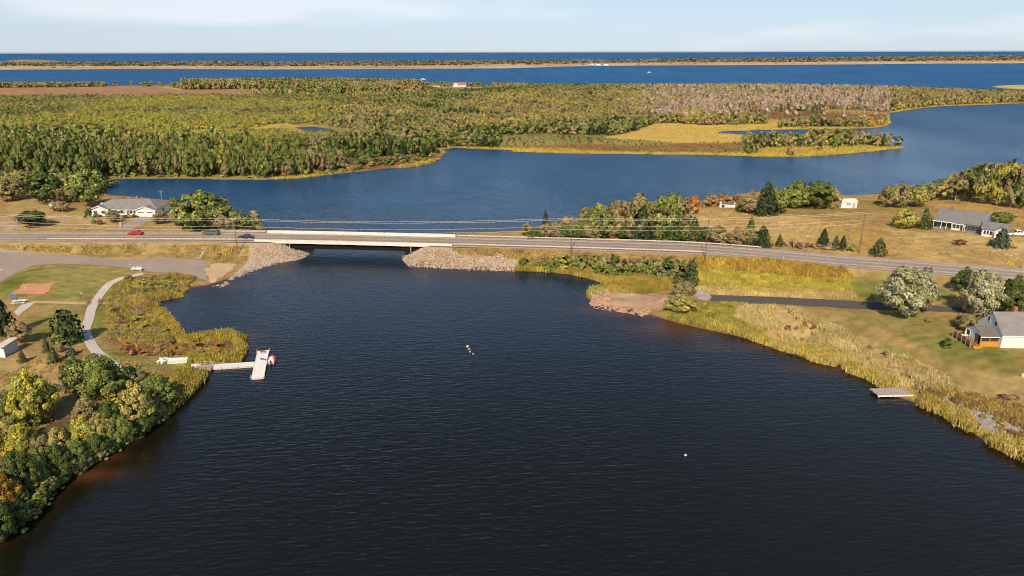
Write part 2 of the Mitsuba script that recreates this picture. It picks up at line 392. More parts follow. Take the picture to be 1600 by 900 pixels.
GRASS_DRY, GRASS_TAN, GRASS_GREEN, GRASS_OLIVE = (.34, .26, .105), (.41, .305, .135), (.16, .19, .042), (.225, .215, .068)
REED_YEL, REED_GREEN, HEATH, STRAW, RED_SOIL, MUD = (.36, .27, .045), (.24, .22, .045), (.17, .085, .05), (.46, .34, .15), (.42, .22, .12), (.16, .11, .06)
ZONES = [  # (outline in the photograph, colour, softness in metres, strength)
    # left bank
    ([(0, 446), (30, 428), (55, 417), (100, 413), (140, 415), (220, 425), (180, 437), (152, 458), (140, 472), (0, 470)], GRASS_OLIVE, 2.5, .9),
    ([(60, 418), (130, 418), (165, 430), (130, 440), (90, 436)], GRASS_DRY, 5, .7),
    ([(0, 446), (30, 428), (55, 417), (72, 413), (74, 418), (40, 440), (0, 462)], GRASS_GREEN, 1.2, .9),
    ([(92, 418), (155, 428), (150, 458), (100, 466)], GRASS_OLIVE, 4, .5),
    ([(205, 432), (222, 429), (240, 432), (230, 440), (175, 465), (158, 470), (168, 450)], GRASS_GREEN, 1.2, .9),
    ([(150, 476), (165, 476), (166, 500), (165, 520), (140, 528), (142, 500)], GRASS_GREEN, 1.2, .9),
    ([(60, 476), (135, 478), (130, 500), (60, 500)], GRASS_OLIVE, 3, .7),
    ([(60, 495), (90, 490), (130, 515), (90, 545), (60, 535), (45, 515)], GRASS_GREEN, 2, .7),
    ([(0, 555), (45, 550), (110, 560), (60, 600), (0, 640)], GRASS_TAN, 3, .7),
    ([(140, 530), (180, 545), (250, 558), (310, 566), (300, 576), (200, 575), (170, 565)], GRASS_OLIVE, 2, .9),
    ([(165, 500), (180, 480), (240, 482), (270, 505), (285, 535), (330, 535), (370, 525), (380, 550), (320, 560), (250, 556), (170, 535)], HEATH, 2, .75),
    ([(165, 480), (180, 478), (200, 500), (190, 520), (165, 520)], REED_GREEN, 2, .8),
    ([(170, 470), (182, 448), (215, 438), (270, 430), (302, 436), (282, 460), (245, 468)], REED_GREEN, 1.5, .8),
    ([(195, 455), (230, 442), (270, 440), (255, 455), (220, 463)], (.30, .21, .12), 2, .6),
    ([(280, 568), (325, 566), (318, 595), (280, 630), (245, 652), (250, 620)], REED_YEL, 1.5, .9),
    ([(80, 600), (100, 590), (112, 640), (110, 665), (70, 690), (60, 680)], (.34, .22, .13), 1.5, .9),
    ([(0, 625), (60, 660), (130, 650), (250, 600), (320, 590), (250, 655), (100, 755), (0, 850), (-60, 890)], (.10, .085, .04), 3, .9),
    # embankment, left
    ([(0, 379), (400, 381), (400, 386), (0, 384)], (.25, .20, .065), 1.0, .8),
    ([(0, 384), (390, 386), (385, 404), (312, 404), (250, 400), (225, 403), (175, 402), (100, 396), (0, 389)], GRASS_DRY, 1.0, .9),
    ([(312, 402), (380, 404), (372, 412), (320, 408)], GRASS_OLIVE, 1.5, .8),
    ([(168, 404), (178, 402.5), (228, 403), (230, 409), (180, 409)], (.48, .30, .15), .8, .9),
    ([(0, 318), (60, 316), (140, 330), (200, 345), (150, 358), (0, 358)], GRASS_TAN, 3, .7),
    ([(0, 314), (20, 314), (14, 322), (0, 322)], RED_SOIL, 1.5, .7),
    ([(0, 346), (25, 344), (28, 358), (0, 360)], (.40, .33, .26), 1.5, .8),
    # right bank
    ([(700, 389), (810, 392), (805, 420), (760, 415), (700, 398)], (.36, .25, .12), 1, .9),
    ([(805, 392), (1100, 402), (1090, 440), (960, 432), (890, 424), (810, 420)], (.20, .16, .05), 1.5, .9),
    ([(810, 419), (880, 422), (960, 436), (1060, 440), (1020, 470), (960, 455), (945, 444), (900, 430)], REED_GREEN, 1, .9),
    ([(960, 440), (1050, 446), (1055, 462), (1000, 462), (965, 455)], (.33, .21, .06), 1.5, .8),
    ([(915, 456), (960, 452), (1060, 462), (1058, 480), (1000, 484), (930, 478)], (.40, .27, .18), 1, .95),
    ([(958, 458), (1010, 458), (1022, 466), (960, 465)], (.46, .36, .26), 1, .8),
    ([(1080, 402), (1200, 406), (1330, 425), (1345, 440), (1280, 440), (1090, 432)], (.38, .25, .045), 2, .9),
    ([(1085, 428), (1200, 425), (1330, 440), (1335, 462), (1250, 464), (1110, 460), (1080, 450)], (.40, .35, .04), 2.5, .9),
    ([(1085, 450), (1130, 440), (1160, 448), (1330, 456), (1335, 466), (1108, 460)], STRAW, 1.5, .75),
    ([(1330, 426), (1420, 424), (1480, 440), (1500, 470), (1330, 466)], GRASS_OLIVE, 3, .7),
    ([(1320, 440), (1370, 440), (1365, 466), (1330, 464)], GRASS_GREEN, 2, .7),
    ([(1040, 488), (1110, 474), (1170, 475), (1150, 500), (1190, 520), (1150, 522), (1060, 502)], REED_GREEN, 1.5, .9),
    ([(1150, 478), (1230, 480), (1290, 505), (1380, 540), (1480, 590), (1500, 612), (1440, 610), (1390, 600), (1300, 560), (1200, 520), (1150, 498)], STRAW, 2, .9),
    ([(1170, 522), (1320, 555), (1400, 600), (1500, 645), (1600, 700), (1600, 722), (1550, 697), (1475, 650), (1400, 619), (1350, 590), (1250, 557)], REED_YEL, 1.5, .9),
    ([(1250, 484), (1490, 492), (1520, 560), (1600, 590), (1600, 640), (1500, 590), (1400, 540), (1290, 505)], (.265, .215, .08), 3, .6),
    ([(1385, 515), (1520, 524), (1600, 556), (1600, 584), (1480, 566), (1430, 545)], GRASS_GREEN, 5, .8),
    ([(1320, 500), (1380, 492), (1480, 500), (1460, 512), (1380, 512)], GRASS_OLIVE, 3, .7),
    ([(1385, 545), (1440, 560), (1500, 590), (1460, 585), (1400, 560)], GRASS_GREEN, 3, .6),
    ([(1440, 552), (1530, 560), (1600, 572), (1600, 600), (1520, 590)], (.22, .18, .05), 4, .7),
    ([(1335, 505), (1370, 510), (1470, 558), (1450, 556), (1380, 530)], (.38, .25, .11), 1.5, .8),
    ([(1470, 575), (1600, 590), (1600, 640), (1530, 615)], GRASS_TAN, 4, .6),
    ([(1495, 618), (1600, 640), (1600, 690), (1540, 665), (1470, 630)], HEATH, 2, .6),
    ([(1440, 612), (1500, 622), (1600, 668), (1600, 690), (1540, 660), (1475, 632)], (.36, .30, .27), 1.2, .8),
    # the fields beyond the road
    ([(1060, 322), (1170, 330), (1240, 335), (1330, 350), (1340, 395), (1200, 380), (1090, 360)], GRASS_TAN, 3, .9),
    ([(1230, 328), (1260, 322), (1330, 345), (1400, 400), (1330, 395)], (.31, .22, .075), 4, .7),
    ([(1300, 312), (1420, 312), (1480, 330), (1440, 345), (1340, 330)], (.29, .215, .075), 4, .7),
    ([(1340, 352), (1354, 352), (1356, 361), (1342, 361)], RED_SOIL, .8, .8),
    ([(1395, 358), (1600, 372), (1600, 420), (1480, 412), (1390, 392)], GRASS_TAN, 4, .8),
    ([(1450, 318), (1600, 322), (1600, 345), (1560, 348), (1470, 330)], (.40, .265, .10), 3, .7),
]
ZAREAS = [(zone(p), np.array(c), s, k) for p, c, s, k in ZONES]

MOWN = [(zone([(1230, 328), (1300, 316), (1345, 350), (1420, 398), (1330, 396), (1250, 370)]), .75, 4.2), (zone([(1400, 498), (1520, 520), (1600, 560), (1600, 600), (1500, 580), (1380, 530)]), 1.9, 3.6),
        (zone([(60, 420), (200, 424), (150, 468), (60, 470)]), 1.2, 3.2), (zone([(1400, 360), (1600, 380), (1600, 415), (1400, 395)]), 1.7, 4.0)]
def fine_ground(name, area, x0, x1, y0, y1, step, base):
    xs, ys = np.arange(x0, x1 + step, step), np.arange(y0, y1 + step, step)
    gx, gy = np.meshgrid(xs, ys)
    sx, sy = gx.shape
    x, y = gx.ravel(), gy.ravel()
    d = area.sd(x, y)
    keep = d > -7
    z = np.full(len(x), -1.6)
    z[keep] = near_height(area, x[keep], y[keep], d[keep])
    for s in SUNK:
        dd = s.sd(x, y, 3.0)
        z -= 0.16 * sst(-0.25, 0.35, dd) * (dd > -1)
    g = z > -1.2
    col = np.tile(np.array(base, float), (len(x), 1))
    patch = fbm2(x, y, 7, 4, 11)[:, None]
    col = col * (.72 + .56 * patch)
    warp = (fbm2(x, y, 5, 4, 21) - .5) * 2
    fine = fbm2(x, y, 1.3, 2, 31)[:, None]
    big = fbm2(x, y, 18, 3, 41)[:, None]
    for zn, c, soft, k in ZAREAS:
        dd = zn.sd(x, y, 12)
        w = sst(-soft, soft, dd + warp * soft * 1.3) * k
        w[~keep] = 0
        tone = c * (.74 + .52 * patch) * (1 + .18 * (big - .5))
        col = col * (1 - w[:, None]) + tone * w[:, None]
    col *= (.70 + .6 * fine) * (.86 + .28 * fbm2(x, y, 3.2, 3, 33)[:, None])
    for zn, ang, per in MOWN:
        m_ = sst(-3, 3, zn.sd(x, y, 8))
        col *= (1 + .085 * m_ * np.sin((x * math.cos(ang) + y * math.sin(ang) + warp * .5) * 2 * np.pi / per))[:, None]
    rnd = np.random.default_rng(4).uniform(.93, 1.07, (len(x), 1))
    col *= rnd
    q, i = ROADTREE.query(np.stack([x, y], 1), distance_upper_bound=9)
    w = (sst(7.8, 6.4, np.minimum(q, 9)) * ((i < CL) | (i > CR)))[:, None]
    col = col * (1 - w) + np.array((.38, .29, .20)) * w
    wet = sst(1.1, -.2, d)[:, None]
    col = col * (1 - .8 * wet) + np.array((.10, .055, .03)) * .8 * wet
    gap = np.maximum(np.minimum(ROADTREE.query(np.stack([x, y], 1))[1] - CL, CR - ROADTREE.query(np.stack([x, y], 1))[1]), 0)
    a = np.arange(sx * sy).reshape(sx, sy)
    q4 = np.stack([a[:-1, :-1], a[:-1, 1:], a[1:, 1:], a[1:, :-1]], -1).reshape(-1, 4)
    q4 = q4[keep[q4].any(1) & g[q4].any(1)]
    used, inv = np.unique(q4, return_inverse=True)
    q4 = inv.reshape(q4.shape)
    structure(name, (np.c_[x, y, z][used], q4), 'earth', smooth=True, color=col[used])

fine_ground('park_ground', LEFT, -260, -48, 62, 320, .7, (.33, .225, .095))
fine_ground('shore_ground', RIGHTBANK, -42, 300, 92, 380, .8, (.33, .225, .09))

# the woodland beyond the inlet
F_ZONES = [
    ([(-900, 140), (0, 139), (170, 136.5), (250, 137), (285, 142), (330, 141.5), (400, 139.5), (436, 140), (462, 147), (468, 150), (300, 151), (170, 153), (0, 153), (-900, 153)], (.34, .20, .125), 6, .95),
    ([(248, 136.5), (262, 136.5), (287, 141.5), (282, 143.5)], (.46, .34, .15), 3, .9),
    ([(432, 138), (446, 138.5), (462, 144.5), (500, 147.2), (625, 145.8), (625, 147.4), (500, 150), (470, 150.5), (446, 145)], (.48, .36, .15), 3, .95),
    ([(660, 136), (720, 135), (760, 137), (745, 140), (690, 139.5)], (.46, .32, .19), 4, .95),
    ([(235, 212), (300, 206), (400, 202), (405, 204.5), (310, 210), (250, 215)], (.46, .36, .11), 3, .8),
    ([(395, 203), (430, 196), (470, 197), (478, 207), (520, 214), (470, 214), (440, 208), (400, 209)], (.42, .32, .09), 3, .9),
    ([(940, 220), (985, 211), (1025, 195), (1100, 197), (1200, 195), (1260, 193), (1160, 203), (1157, 226), (1060, 227)], (.50, .355, .105), 4, .95),
    ([(1060, 200), (1150, 198), (1160, 214), (1090, 218), (1040, 210)], (.45, .36, .06), 6, .8),
    ([(690, 231), (705, 229), (800, 230), (900, 233), (940, 236), (1100, 238), (1280, 240), (1415, 229), (1415, 232), (1325, 241), (1200, 247), (800, 239), (700, 236)], (.42, .32, .06), 2.5, .9),
    ([(800, 229), (930, 228), (1030, 230), (1060, 227), (1160, 230), (1150, 236), (940, 235.5), (860, 234)], (.24, .155, .065), 4, .8),
    ([(1110, 182), (1200, 177), (1385, 176), (1388, 195), (1250, 196), (1150, 190)], (.17, .085, .05), 6, .85),
    ([(1280, 174), (1384, 174.5), (1385, 179), (1290, 179)], (.42, .31, .09), 3, .8),
    ([(1200, 189), (1250, 190), (1250, 195), (1200, 195)], (.50, .36, .09), 3, .9),
    ([(1150, 199.5), (1237, 198), (1360, 197.5), (1385, 193), (1388, 180), (1398, 172), (1470, 164), (1600, 159.5), (1600, 163), (1467, 168), (1396, 178), (1394, 192), (1362, 201), (1237, 203)], (.46, .34, .09), 2, .9),
    ([(560, 262), (590, 247), (690, 243), (678, 256), (600, 265)], (.20, .10, .05), 4, .9),
    ([(165, 284), (280, 277), (400, 279), (522, 270), (607, 261), (690, 246), (695, 234), (697, 240), (680, 260), (570, 270), (462, 282), (280, 282)], (.36, .28, .055), 1.5, .9),
    ([(1150, 240), (1200, 233), (1350, 228), (1412, 229), (1412, 233), (1200, 247)], (.36, .29, .06), 2, .7),
]
MIDLOW = np.array((.25, .215, .08))
def mid_height(x, y, d):
    h = np.where(d < 0, np.maximum(-1.5, .2 * d), .35 * (1 - np.exp(-np.maximum(d, 0) / 1.5)) + sst(3, 60, d) * (1.2 + 2.2 * fbm2(x, y, 130, 3, 7)))
    for p in PONDS:
        dd = p.sd(x, y, 12)
        h = np.where(dd > 0, -.4, np.minimum(h, .25 - dd * .25))
    return h
def coarse_ground(name, area, x0, x1, y0, y1, step, base, zones, hf, keepd):
    gx, gy = np.meshgrid(np.arange(x0, x1 + step, step), np.arange(y0, y1 + step, step))
    x, y = gx.ravel(), gy.ravel()
    d = area.sd(x, y)
    keep = d > -keepd
    z = np.full(len(x), -2.0)
    z[keep] = hf(x[keep], y[keep], d[keep])
    col = np.array(base) * (.7 + .6 * fbm2(x, y, step * 6, 3, 11)[:, None])
    warp = (fbm2(x, y, step * 6, 3, 21) - .5) * 2
    for zn, c, soft, k in zones:
        dd = zn.sd(x, y, 60)
        w = (sst(-soft, soft, dd + warp * soft) * k)[:, None]
        col = col * (1 - w) + np.array(c) * (.72 + .56 * fbm2(x, y, step * 3.5, 4, 5)[:, None]) * w
    a = np.arange(gx.size).reshape(gx.shape)
    q4 = np.stack([a[:-1, :-1], a[:-1, 1:], a[1:, 1:], a[1:, :-1]], -1).reshape(-1, 4)
    q4 = q4[keep[q4].any(1)]
    used, inv = np.unique(q4, return_inverse=True)
    structure(name, (np.c_[x, y, z][used], inv.reshape(q4.shape)), 'far_earth', smooth=True, color=col[used])
F_AREAS = [(zone(p, .8), c, s, k) for p, c, s, k in F_ZONES]
coarse_ground('woodland_ground', MID, -1500, 1250, 300, 1420, 3.4, MIDLOW, F_AREAS, mid_height, 9)
def bar_height(x, y, d):
    dune = at(50, 97.2)[0]
    h = np.where(d < 0, np.maximum(-1.5, .1 * d), .8 * sst(0, 40, d) + 2.6 * sst(20, 300, d) * fbm2(x, y, 160, 3, 3))
    for (px, py, r, hh) in ((48, 98, 130, 15), (85, 98, 110, 7), (20, 98, 150, 6), (533, 96.5, 90, 9), (300, 97.6, 200, 5)):
        c = at(px, py)[0]
        h = h + hh * np.exp(-((x - c[0]) ** 2 + ((y - c[1]) / 1.4) ** 2) / r ** 2) * (d > 0)
    return h
B_ZONES = [([(-400, 98.8), (0, 98.6), (100, 98.4), (160, 97.8), (400, 97.4), (540, 97), (540, 96.4), (400, 96.9), (0, 97.3), (-400, 97.8)], (.62, .50, .36), 30, .95),
           ([(-400, 104), (0, 103), (200, 102), (400, 102.6), (600, 102), (800, 100.6), (1000, 98), (1200, 97.2), (1400, 96), (1600, 94), (2000, 92), (2000, 84), (800, 94), (400, 96.5), (-400, 97.2)], (.14, .12, .07), 40, .7)]
coarse_ground('barrier_island', BARRIER, -5600, 9000, 2250, 16000, 45, (.45, .34, .22), [(zone(p, 0), c, s, k) for p, c, s, k in B_ZONES], bar_height, 100)
coarse_ground('sandbar', SANDBAR, *[v for v in (SANDBAR.poly.bounds[0] - 6, SANDBAR.poly.bounds[2] + 6, SANDBAR.poly.bounds[1] - 6, SANDBAR.poly.bounds[3] + 6)], 3.0, (.48, .37, .12), [],
              lambda x, y, d: np.where(d < 0, np.maximum(-1, .1 * d), .5 * sst(0, 12, d)), 6)

# water: one sheet to the horizon, finer near the shores; its own colour turns from peaty brown shallows to deep blue
def graded(lo, hi, step, out, grow=1.18):
    core = list(np.arange(lo, hi + step, step))
    a, s = [], step
    x = core[-1]
    while x < out:
        s *= grow
        x += s
        a.append(x)
    b, s = [], step
    x = core[0]
    while x > -out:
        s *= grow
        x -= s
        b.append(x)
    return np.array(b[::-1] + core + a)
wx = graded(-150, 190, 1.4, 60000)
wy = graded(40, 330, 1.4, 90000)
wy = wy[wy > -400]
gx, gy = np.meshgrid(wx, wy)
x, y = gx.ravel(), gy.ravel()
d = -np.maximum(LEFT.sd(x, y, 60), np.maximum(RIGHTBANK.sd(x, y, 60), MID.sd(x, y, 60)))
n1, n2 = fbm2(x, y, 6, 4, 51), fbm2(x, y, 22, 3, 61)
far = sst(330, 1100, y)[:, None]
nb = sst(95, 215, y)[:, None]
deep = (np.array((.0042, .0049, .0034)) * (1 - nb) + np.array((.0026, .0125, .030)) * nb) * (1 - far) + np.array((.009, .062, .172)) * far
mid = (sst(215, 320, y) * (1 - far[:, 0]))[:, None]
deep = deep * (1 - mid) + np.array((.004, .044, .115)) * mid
near_s = np.exp(-np.maximum(d - .2, 0) / 1.0)
redness = np.zeros(len(x))
for px, py, rx, ry, k in ((1060, 512, 11, 6, 1.1), (1000, 488, 12, 3, .8), (1180, 543, 14, 3, .45), (1290, 575, 8, 3, .5), (142, 741, 4.5, 1.8, 1.2), (172, 714, 3, 1.2, .8), (375, 530, 4, 5, .45), (300, 535, 10, 5, .3), (960, 481, 9, 2, .5), (350, 445, 10, 3, .5)):
    c = at(px, py)[0]
    redness += k * np.exp(-((x - c[0]) / rx) ** 2 - ((y - c[1]) / ry) ** 2)
sh = np.clip((near_s * .2 + redness * .60) * (.35 + 1.3 * n1), 0, 1)[:, None]
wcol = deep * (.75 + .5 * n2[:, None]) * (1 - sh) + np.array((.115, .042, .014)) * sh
peat = (sst(150, 80, y) * .8)[:, None]
wcol = wcol + np.array((.0035, .0028, .0005)) * peat
a = np.arange(gx.size).reshape(gx.shape)
q4 = np.stack([a[:-1, :-1], a[:-1, 1:], a[1:, 1:], a[1:, :-1]], -1).reshape(-1, 4)
def waves(p, n, uv):
    wrp = (mikit.noise(p.x * .03, p.y * .03, 2.0) - .5) * 5
    c1, s1 = math.cos(.10), math.sin(.10)
    u, v = p.x * c1 + p.y * s1, -p.x * s1 + p.y * c1 + wrp * .25
    gust = (.45 + 1.0 * mikit.smoothstep(.25, .75, mikit.fbm(p.x * .014 + 3, p.y * .005, 7.0, 3))) * (1 - mikit.smoothstep(700, 1900, p.y)) * (1 + 1.6 * mikit.smoothstep(200, 330, p.y))
    a = .75 * mikit.noise(u * .5, v * 2.2, 3.0) + .55 * mikit.noise(u * .95 + v * .3, v * 3.1, 9.0) + .30 * mikit.noise(u * 2.2, v * 5.0 + u * .5, 5.0)
    return a * gust
def water_gloss(p, n, uv):
    return .20 + .42 * mikit.smoothstep(300, 1400, p.y) + .12 * (mikit.fbm(p.x * .012, p.y * .006, 7.0, 2) - .5)
scene['water_surface'] = {'type': 'twosided', 'bsdf': {'type': 'bumpmap', 'arbitrary': mikit.proc(waves, eps=.06), 'scale': .062,
    'bsdf': {'type': 'principled', 'base_color': VCOL, 'eta': 1.333, 'roughness': mikit.proc(water_gloss)}}}
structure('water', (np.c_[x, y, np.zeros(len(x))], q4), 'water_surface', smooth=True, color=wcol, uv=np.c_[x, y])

# the road
R0, R1 = 2, len(ROADLINE) - 3
structure('road', ribbon(-4.75, 4.75, ZR, R0, R1, 3), 'asphalt')
IW0, IW1 = chain_of(396, 377), chain_of(708, 382)          # where the bridge's parapets begin and end
for a, b in ((R0, CL - 2), (CR + 2, R1)):
    structure('road_shoulder', ribbon(-6.5, 6.5, ZR - .06, a, b, 3), 'gravel')
for s0, s1 in ((-2.25, -1.35), (1.35, 2.25)):
    scene[numbered('road__wear_strip')] = mikit.ply(ribbon(s0, s1, ZR + .006, R0, R1, 3), 'worn_asphalt', smooth=True)
for nm, s0, s1, m in (('road__centre_line', -.24, -.05, 'road_yellow'), ('road__centre_line', .05, .24, 'road_yellow'), ('road__edge_line', -3.68, -3.42, 'road_white'), ('road__edge_line', 3.42, 3.68, 'road_white')):
    k = numbered(nm)
    scene[k] = mikit.ply(ribbon(s0, s1, ZR + .012, R0, R1, 3), m, smooth=True)

# ------------------------------------------------------------------ the bridge
br = thing('road_bridge', 'pale concrete road bridge with dark steel girder across the narrows', 'bridge')
ZD = ZR - .03
part('deck', sweep([(-5.5, ZD - .5), (5.5, ZD - .5), (5.5, ZD), (-5.5, ZD)], CL - 2, CR + 2), 'pale_concrete', br)
part('parapet', sweep([(-5.62, ZD - .53), (-5.1, ZD - .53), (-5.1, ZR + .55), (-5.18, ZR + .59), (-5.54, ZR + .59), (-5.62, ZR + .55)], IW0, IW1), 'pale_concrete', br)
FW0, FW1 = chain_of(415, 366), chain_of(712, 371)
part('parapet', sweep([(5.1, ZD - .53), (5.62, ZD - .53), (5.62, ZR + .80), (5.54, ZR + .84), (5.18, ZR + .84), (5.1, ZR + .80)], FW0, FW1), 'pale_concrete', br)
for s in (-4.55, -1.5, 1.5, 4.55):
    z0, z1 = ZD - 2.3, ZD - .5
    prof = [(s - .25, z0), (s + .25, z0), (s + .25, z0 + .05), (s + .02, z0 + .05), (s + .02, z1 - .05), (s + .25, z1 - .05), (s + .25, z1 - .002), (s - .25, z1 - .002), (s - .25, z1 - .05), (s - .02, z1 - .05), (s - .02, z0 + .05), (s - .25, z0 + .05)]
    part('girder', sweep(prof, CL + 1, CR - 1), 'steel_dark', br)
for c, sg in ((CL, 1), (CR, -1)):
    prof_i = sorted((c - sg * 3, c - sg * 1))
    part('abutment', sweep([(-5.45, -1), (5.45, -1), (5.45, ZD - .52), (-5.45, ZD - .52)], prof_i[0], prof_i[1], 2), 'pale_concrete', br)
    for s in (-5.6, 5.2):      # wing walls running back into the banks
        a, b = c - sg * 2, c - sg * 22
        v, f = [], []
        for i, zl in ((a, ZR - 3.0), (b, ZR - 1.0)):
            for ss, z in ((s, zl), (s + .4, zl), (s + .4, ZD - .55), (s, ZD - .55)):
                v.append([*road_at(i, ss), z])
        f = [[0, 1, 2], [0, 2, 3], [4, 6, 5], [4, 7, 6], [0, 4, 5], [0, 5, 1], [1, 5, 6], [1, 6, 2], [2, 6, 7], [2, 7, 3], [3, 7, 4], [3, 4, 0]]
        m = trimesh.Trimesh(v, f, process=False)
        m.fix_normals()
        part('wing_wall', m, 'pale_concrete', br)
for px in (451, 647):
    i = chain_of(px, 378)
    p = road_at(i, -5.72)
    part('drain_pipe', tube([[*p, ZD - .1], [*p, ZD - 2.6]], .11, 8), 'galvanized', br)
for px, dz in ((430.5, 0), (665, 0)):
    i = chain_of(px, 378)
    p = road_at(i, -4.85)
    part('stiffener', tube([[*p, ZD - .55], [*p, ZD - 2.1]], .09, 4), 'galvanized', br)
for i in range(CL + 14, CR - 4, 24):
    part('cross_brace', sweep([(-4.4, ZD - 1.5), (4.4, ZD - 1.5), (4.4, ZD - .7), (-4.4, ZD - .7)], i, i + 1, 1), 'steel_dark', br)

# ------------------------------------------------------------------ guard rails
def guard_rail(label, i0, i1, s, every=5, dense=None):
    k = thing('guard_rail', label, 'guardrail')
    sg = -1 if s < 0 else 1
    o = s - sg * .09
    part('rail', sweep([(o - .03, ZR + .42), (o + .03, ZR + .46), (o + .06, ZR + .52), (o, ZR + .58), (o + .06, ZR + .64), (o + .03, ZR + .70), (o - .03, ZR + .74), (o - .03, ZR + .60)], i0, i1, 5), 'galvanized', k)
    i = i0 + 2
    while i < i1:
        p = road_at(i, s)
        part('post', tube([[*p, ZR - .6], [*p, ZR + .78]], .09, 4), 'wood_grey', k)
        i += dense[1] if dense and (i > dense[0] if dense[2] > 0 else i < dense[0]) else int(every * 2)
    return k
guard_rail('long pale guard rail along the near road edge above the parking lot', chain_of(70, 377), IW0 - 1, -5.35, 3.9, (chain_of(330, 377), 4, 1))
guard_rail('pale guard rail on the near road edge right of the bridge', IW1 + 1, chain_of(1105, 398), -5.35, 3.9, (chain_of(730, 377), 4, -1))
guard_rail('short guard rail on the far road edge just left of the bridge', chain_of(342, 365), FW0 - 1, 5.35, 3.9)
guard_rail('guard rail on the far road edge right of the bridge in front of trees', FW1 + 1, chain_of(1190, 389), 5.35, 3.9)

# ------------------------------------------------------------------ power poles and lines
def wood_pole(label, base, top, mat='pole_wood', arm=True, spare=None, group=None, r=.15, hgt=None):
    p = hit(*base)[0]
    h = tall(top[1], p) if hgt is None else hgt
    k = thing('power_pole', label, 'utility pole', group)
    part('pole', tube([[p[0], p[1], p[2] - .5], [p[0], p[1], p[2] + h]], [r, r * .65], 8), mat, k)
    out = []
    if arm:
        z = p[2] + h - .45
        part('crossarm', box(p[0] - .06, p[0] + .06, p[1] - 1.15, p[1] + 1.15, z - .07, z + .07), mat, k)
        for s in (-1.0, -.45, .45, 1.0):
            part('insulator', tube([[p[0], p[1] + s, z + .07], [p[0], p[1] + s, z + .30]], [.06, .04], 6), 'plastic_white', k)
        out = [np.array([p[0], p[1] + s, z + .30]) for s in (-1.0, 1.0)] + [np.array([p[0] - r, p[1] - .15, p[2] + h - dz]) for dz in (2.2, 3.3)]
    return k, p, h, out
poles = []
for base, top, lab_, mat in (((37, 392.5), (24, 334), 'pale leaning power pole at the left end of the embankment', 'pole_pale'), ((197.5, 393.5), (185, 340), 'power pole on the embankment in front of the red car', 'pole_pale'),
                       ((372, 398), (364, 341), 'brown power pole beside the yellow guy guards near the bridge', 'pole_wood'), ((892, 398), (894, 341), 'brown power pole among shrubs right of the bridge', 'pole_wood'),
                       ((1101, 415), (1110, 341), 'tall brown power pole at the left end of the yellow reed bed', 'pole_wood'), ((1342, 395), (1349, 331), 'tall dark power pole on the far side of the road below the hill field', 'pole_wood')):
    poles.append(wood_pole(lab_, base, top, mat))
k, p, h, o = wood_pole('slim pale pole at the far road edge in front of the hedge shrubs', (104, 359), (99, 320), 'pole_pale', arm=False, r=.1)
for px, py, pt, lb in ((1239, 390, 372, 'short bare white post by the far road edge, left one of two'),):
    p = hit(px, py)[0]
    k = thing('marker_post', lb, 'post')
    part('pole', tube([[*p[:2], p[2] - .3], [*p[:2], p[2] + tall(pt, p)]], .08, 6), 'pole_pale', k)
# the transformer on the second pole
k2, p2, h2, o2 = poles[1]
part('transformer', trimesh.util.concatenate([tube([[p2[0], p2[1] - .45, p2[2] + h2 - 2.4], [p2[0], p2[1] - .45, p2[2] + h2 - 1.3]], .28, 10)]), 'galvanized', k2)
def sag_line(a, b, sag, n=14):
    t = np.linspace(0, 1, n)[:, None]
    m = a + (b - a) * t
    m[:, 2] -= (sag * 4 * t * (1 - t))[:, 0]
    return m
ends = [o for _, _, _, o in poles]
off = [e + np.array([-60, 0, 0]) for e in ends[0]]
house_r = hit(1470, 352)[0] + np.array([0, 0, 4.2])
for j, nm in enumerate(('topmost overhead wire, on the near ends of the crossarms', 'overhead wire on the far ends of the crossarms', 'upper of the two wires below the crossarms', 'lowest of the overhead wires along the road')):
    pts = [off[j]] + [e[j] for e in ends]
    line = [sag_line(a, b, .0016 * np.linalg.norm(b - a) ** 1.4 * (1 + .06 * j)) for a, b in zip(pts[:-1], pts[1:])]
    k = tag(numbered('power_line'), nm, 'power line')
    scene[k] = mikit.ply(tube(np.vstack([line[0]] + [l[1:] for l in line[1:]]), .036, 4), 'wire_metal', smooth=True)
for j in (0, 2):
    k = tag(numbered('service_line'), ('upper' if j == 0 else 'lower') + ' service wire from the dark pole to the blue-grey bungalow', 'power line')
    scene[k] = mikit.ply(tube(sag_line(ends[5][j], house_r + np.array([0, 0, .5 if j == 0 else 0]), .8), .026, 4), 'wire_metal', smooth=True)
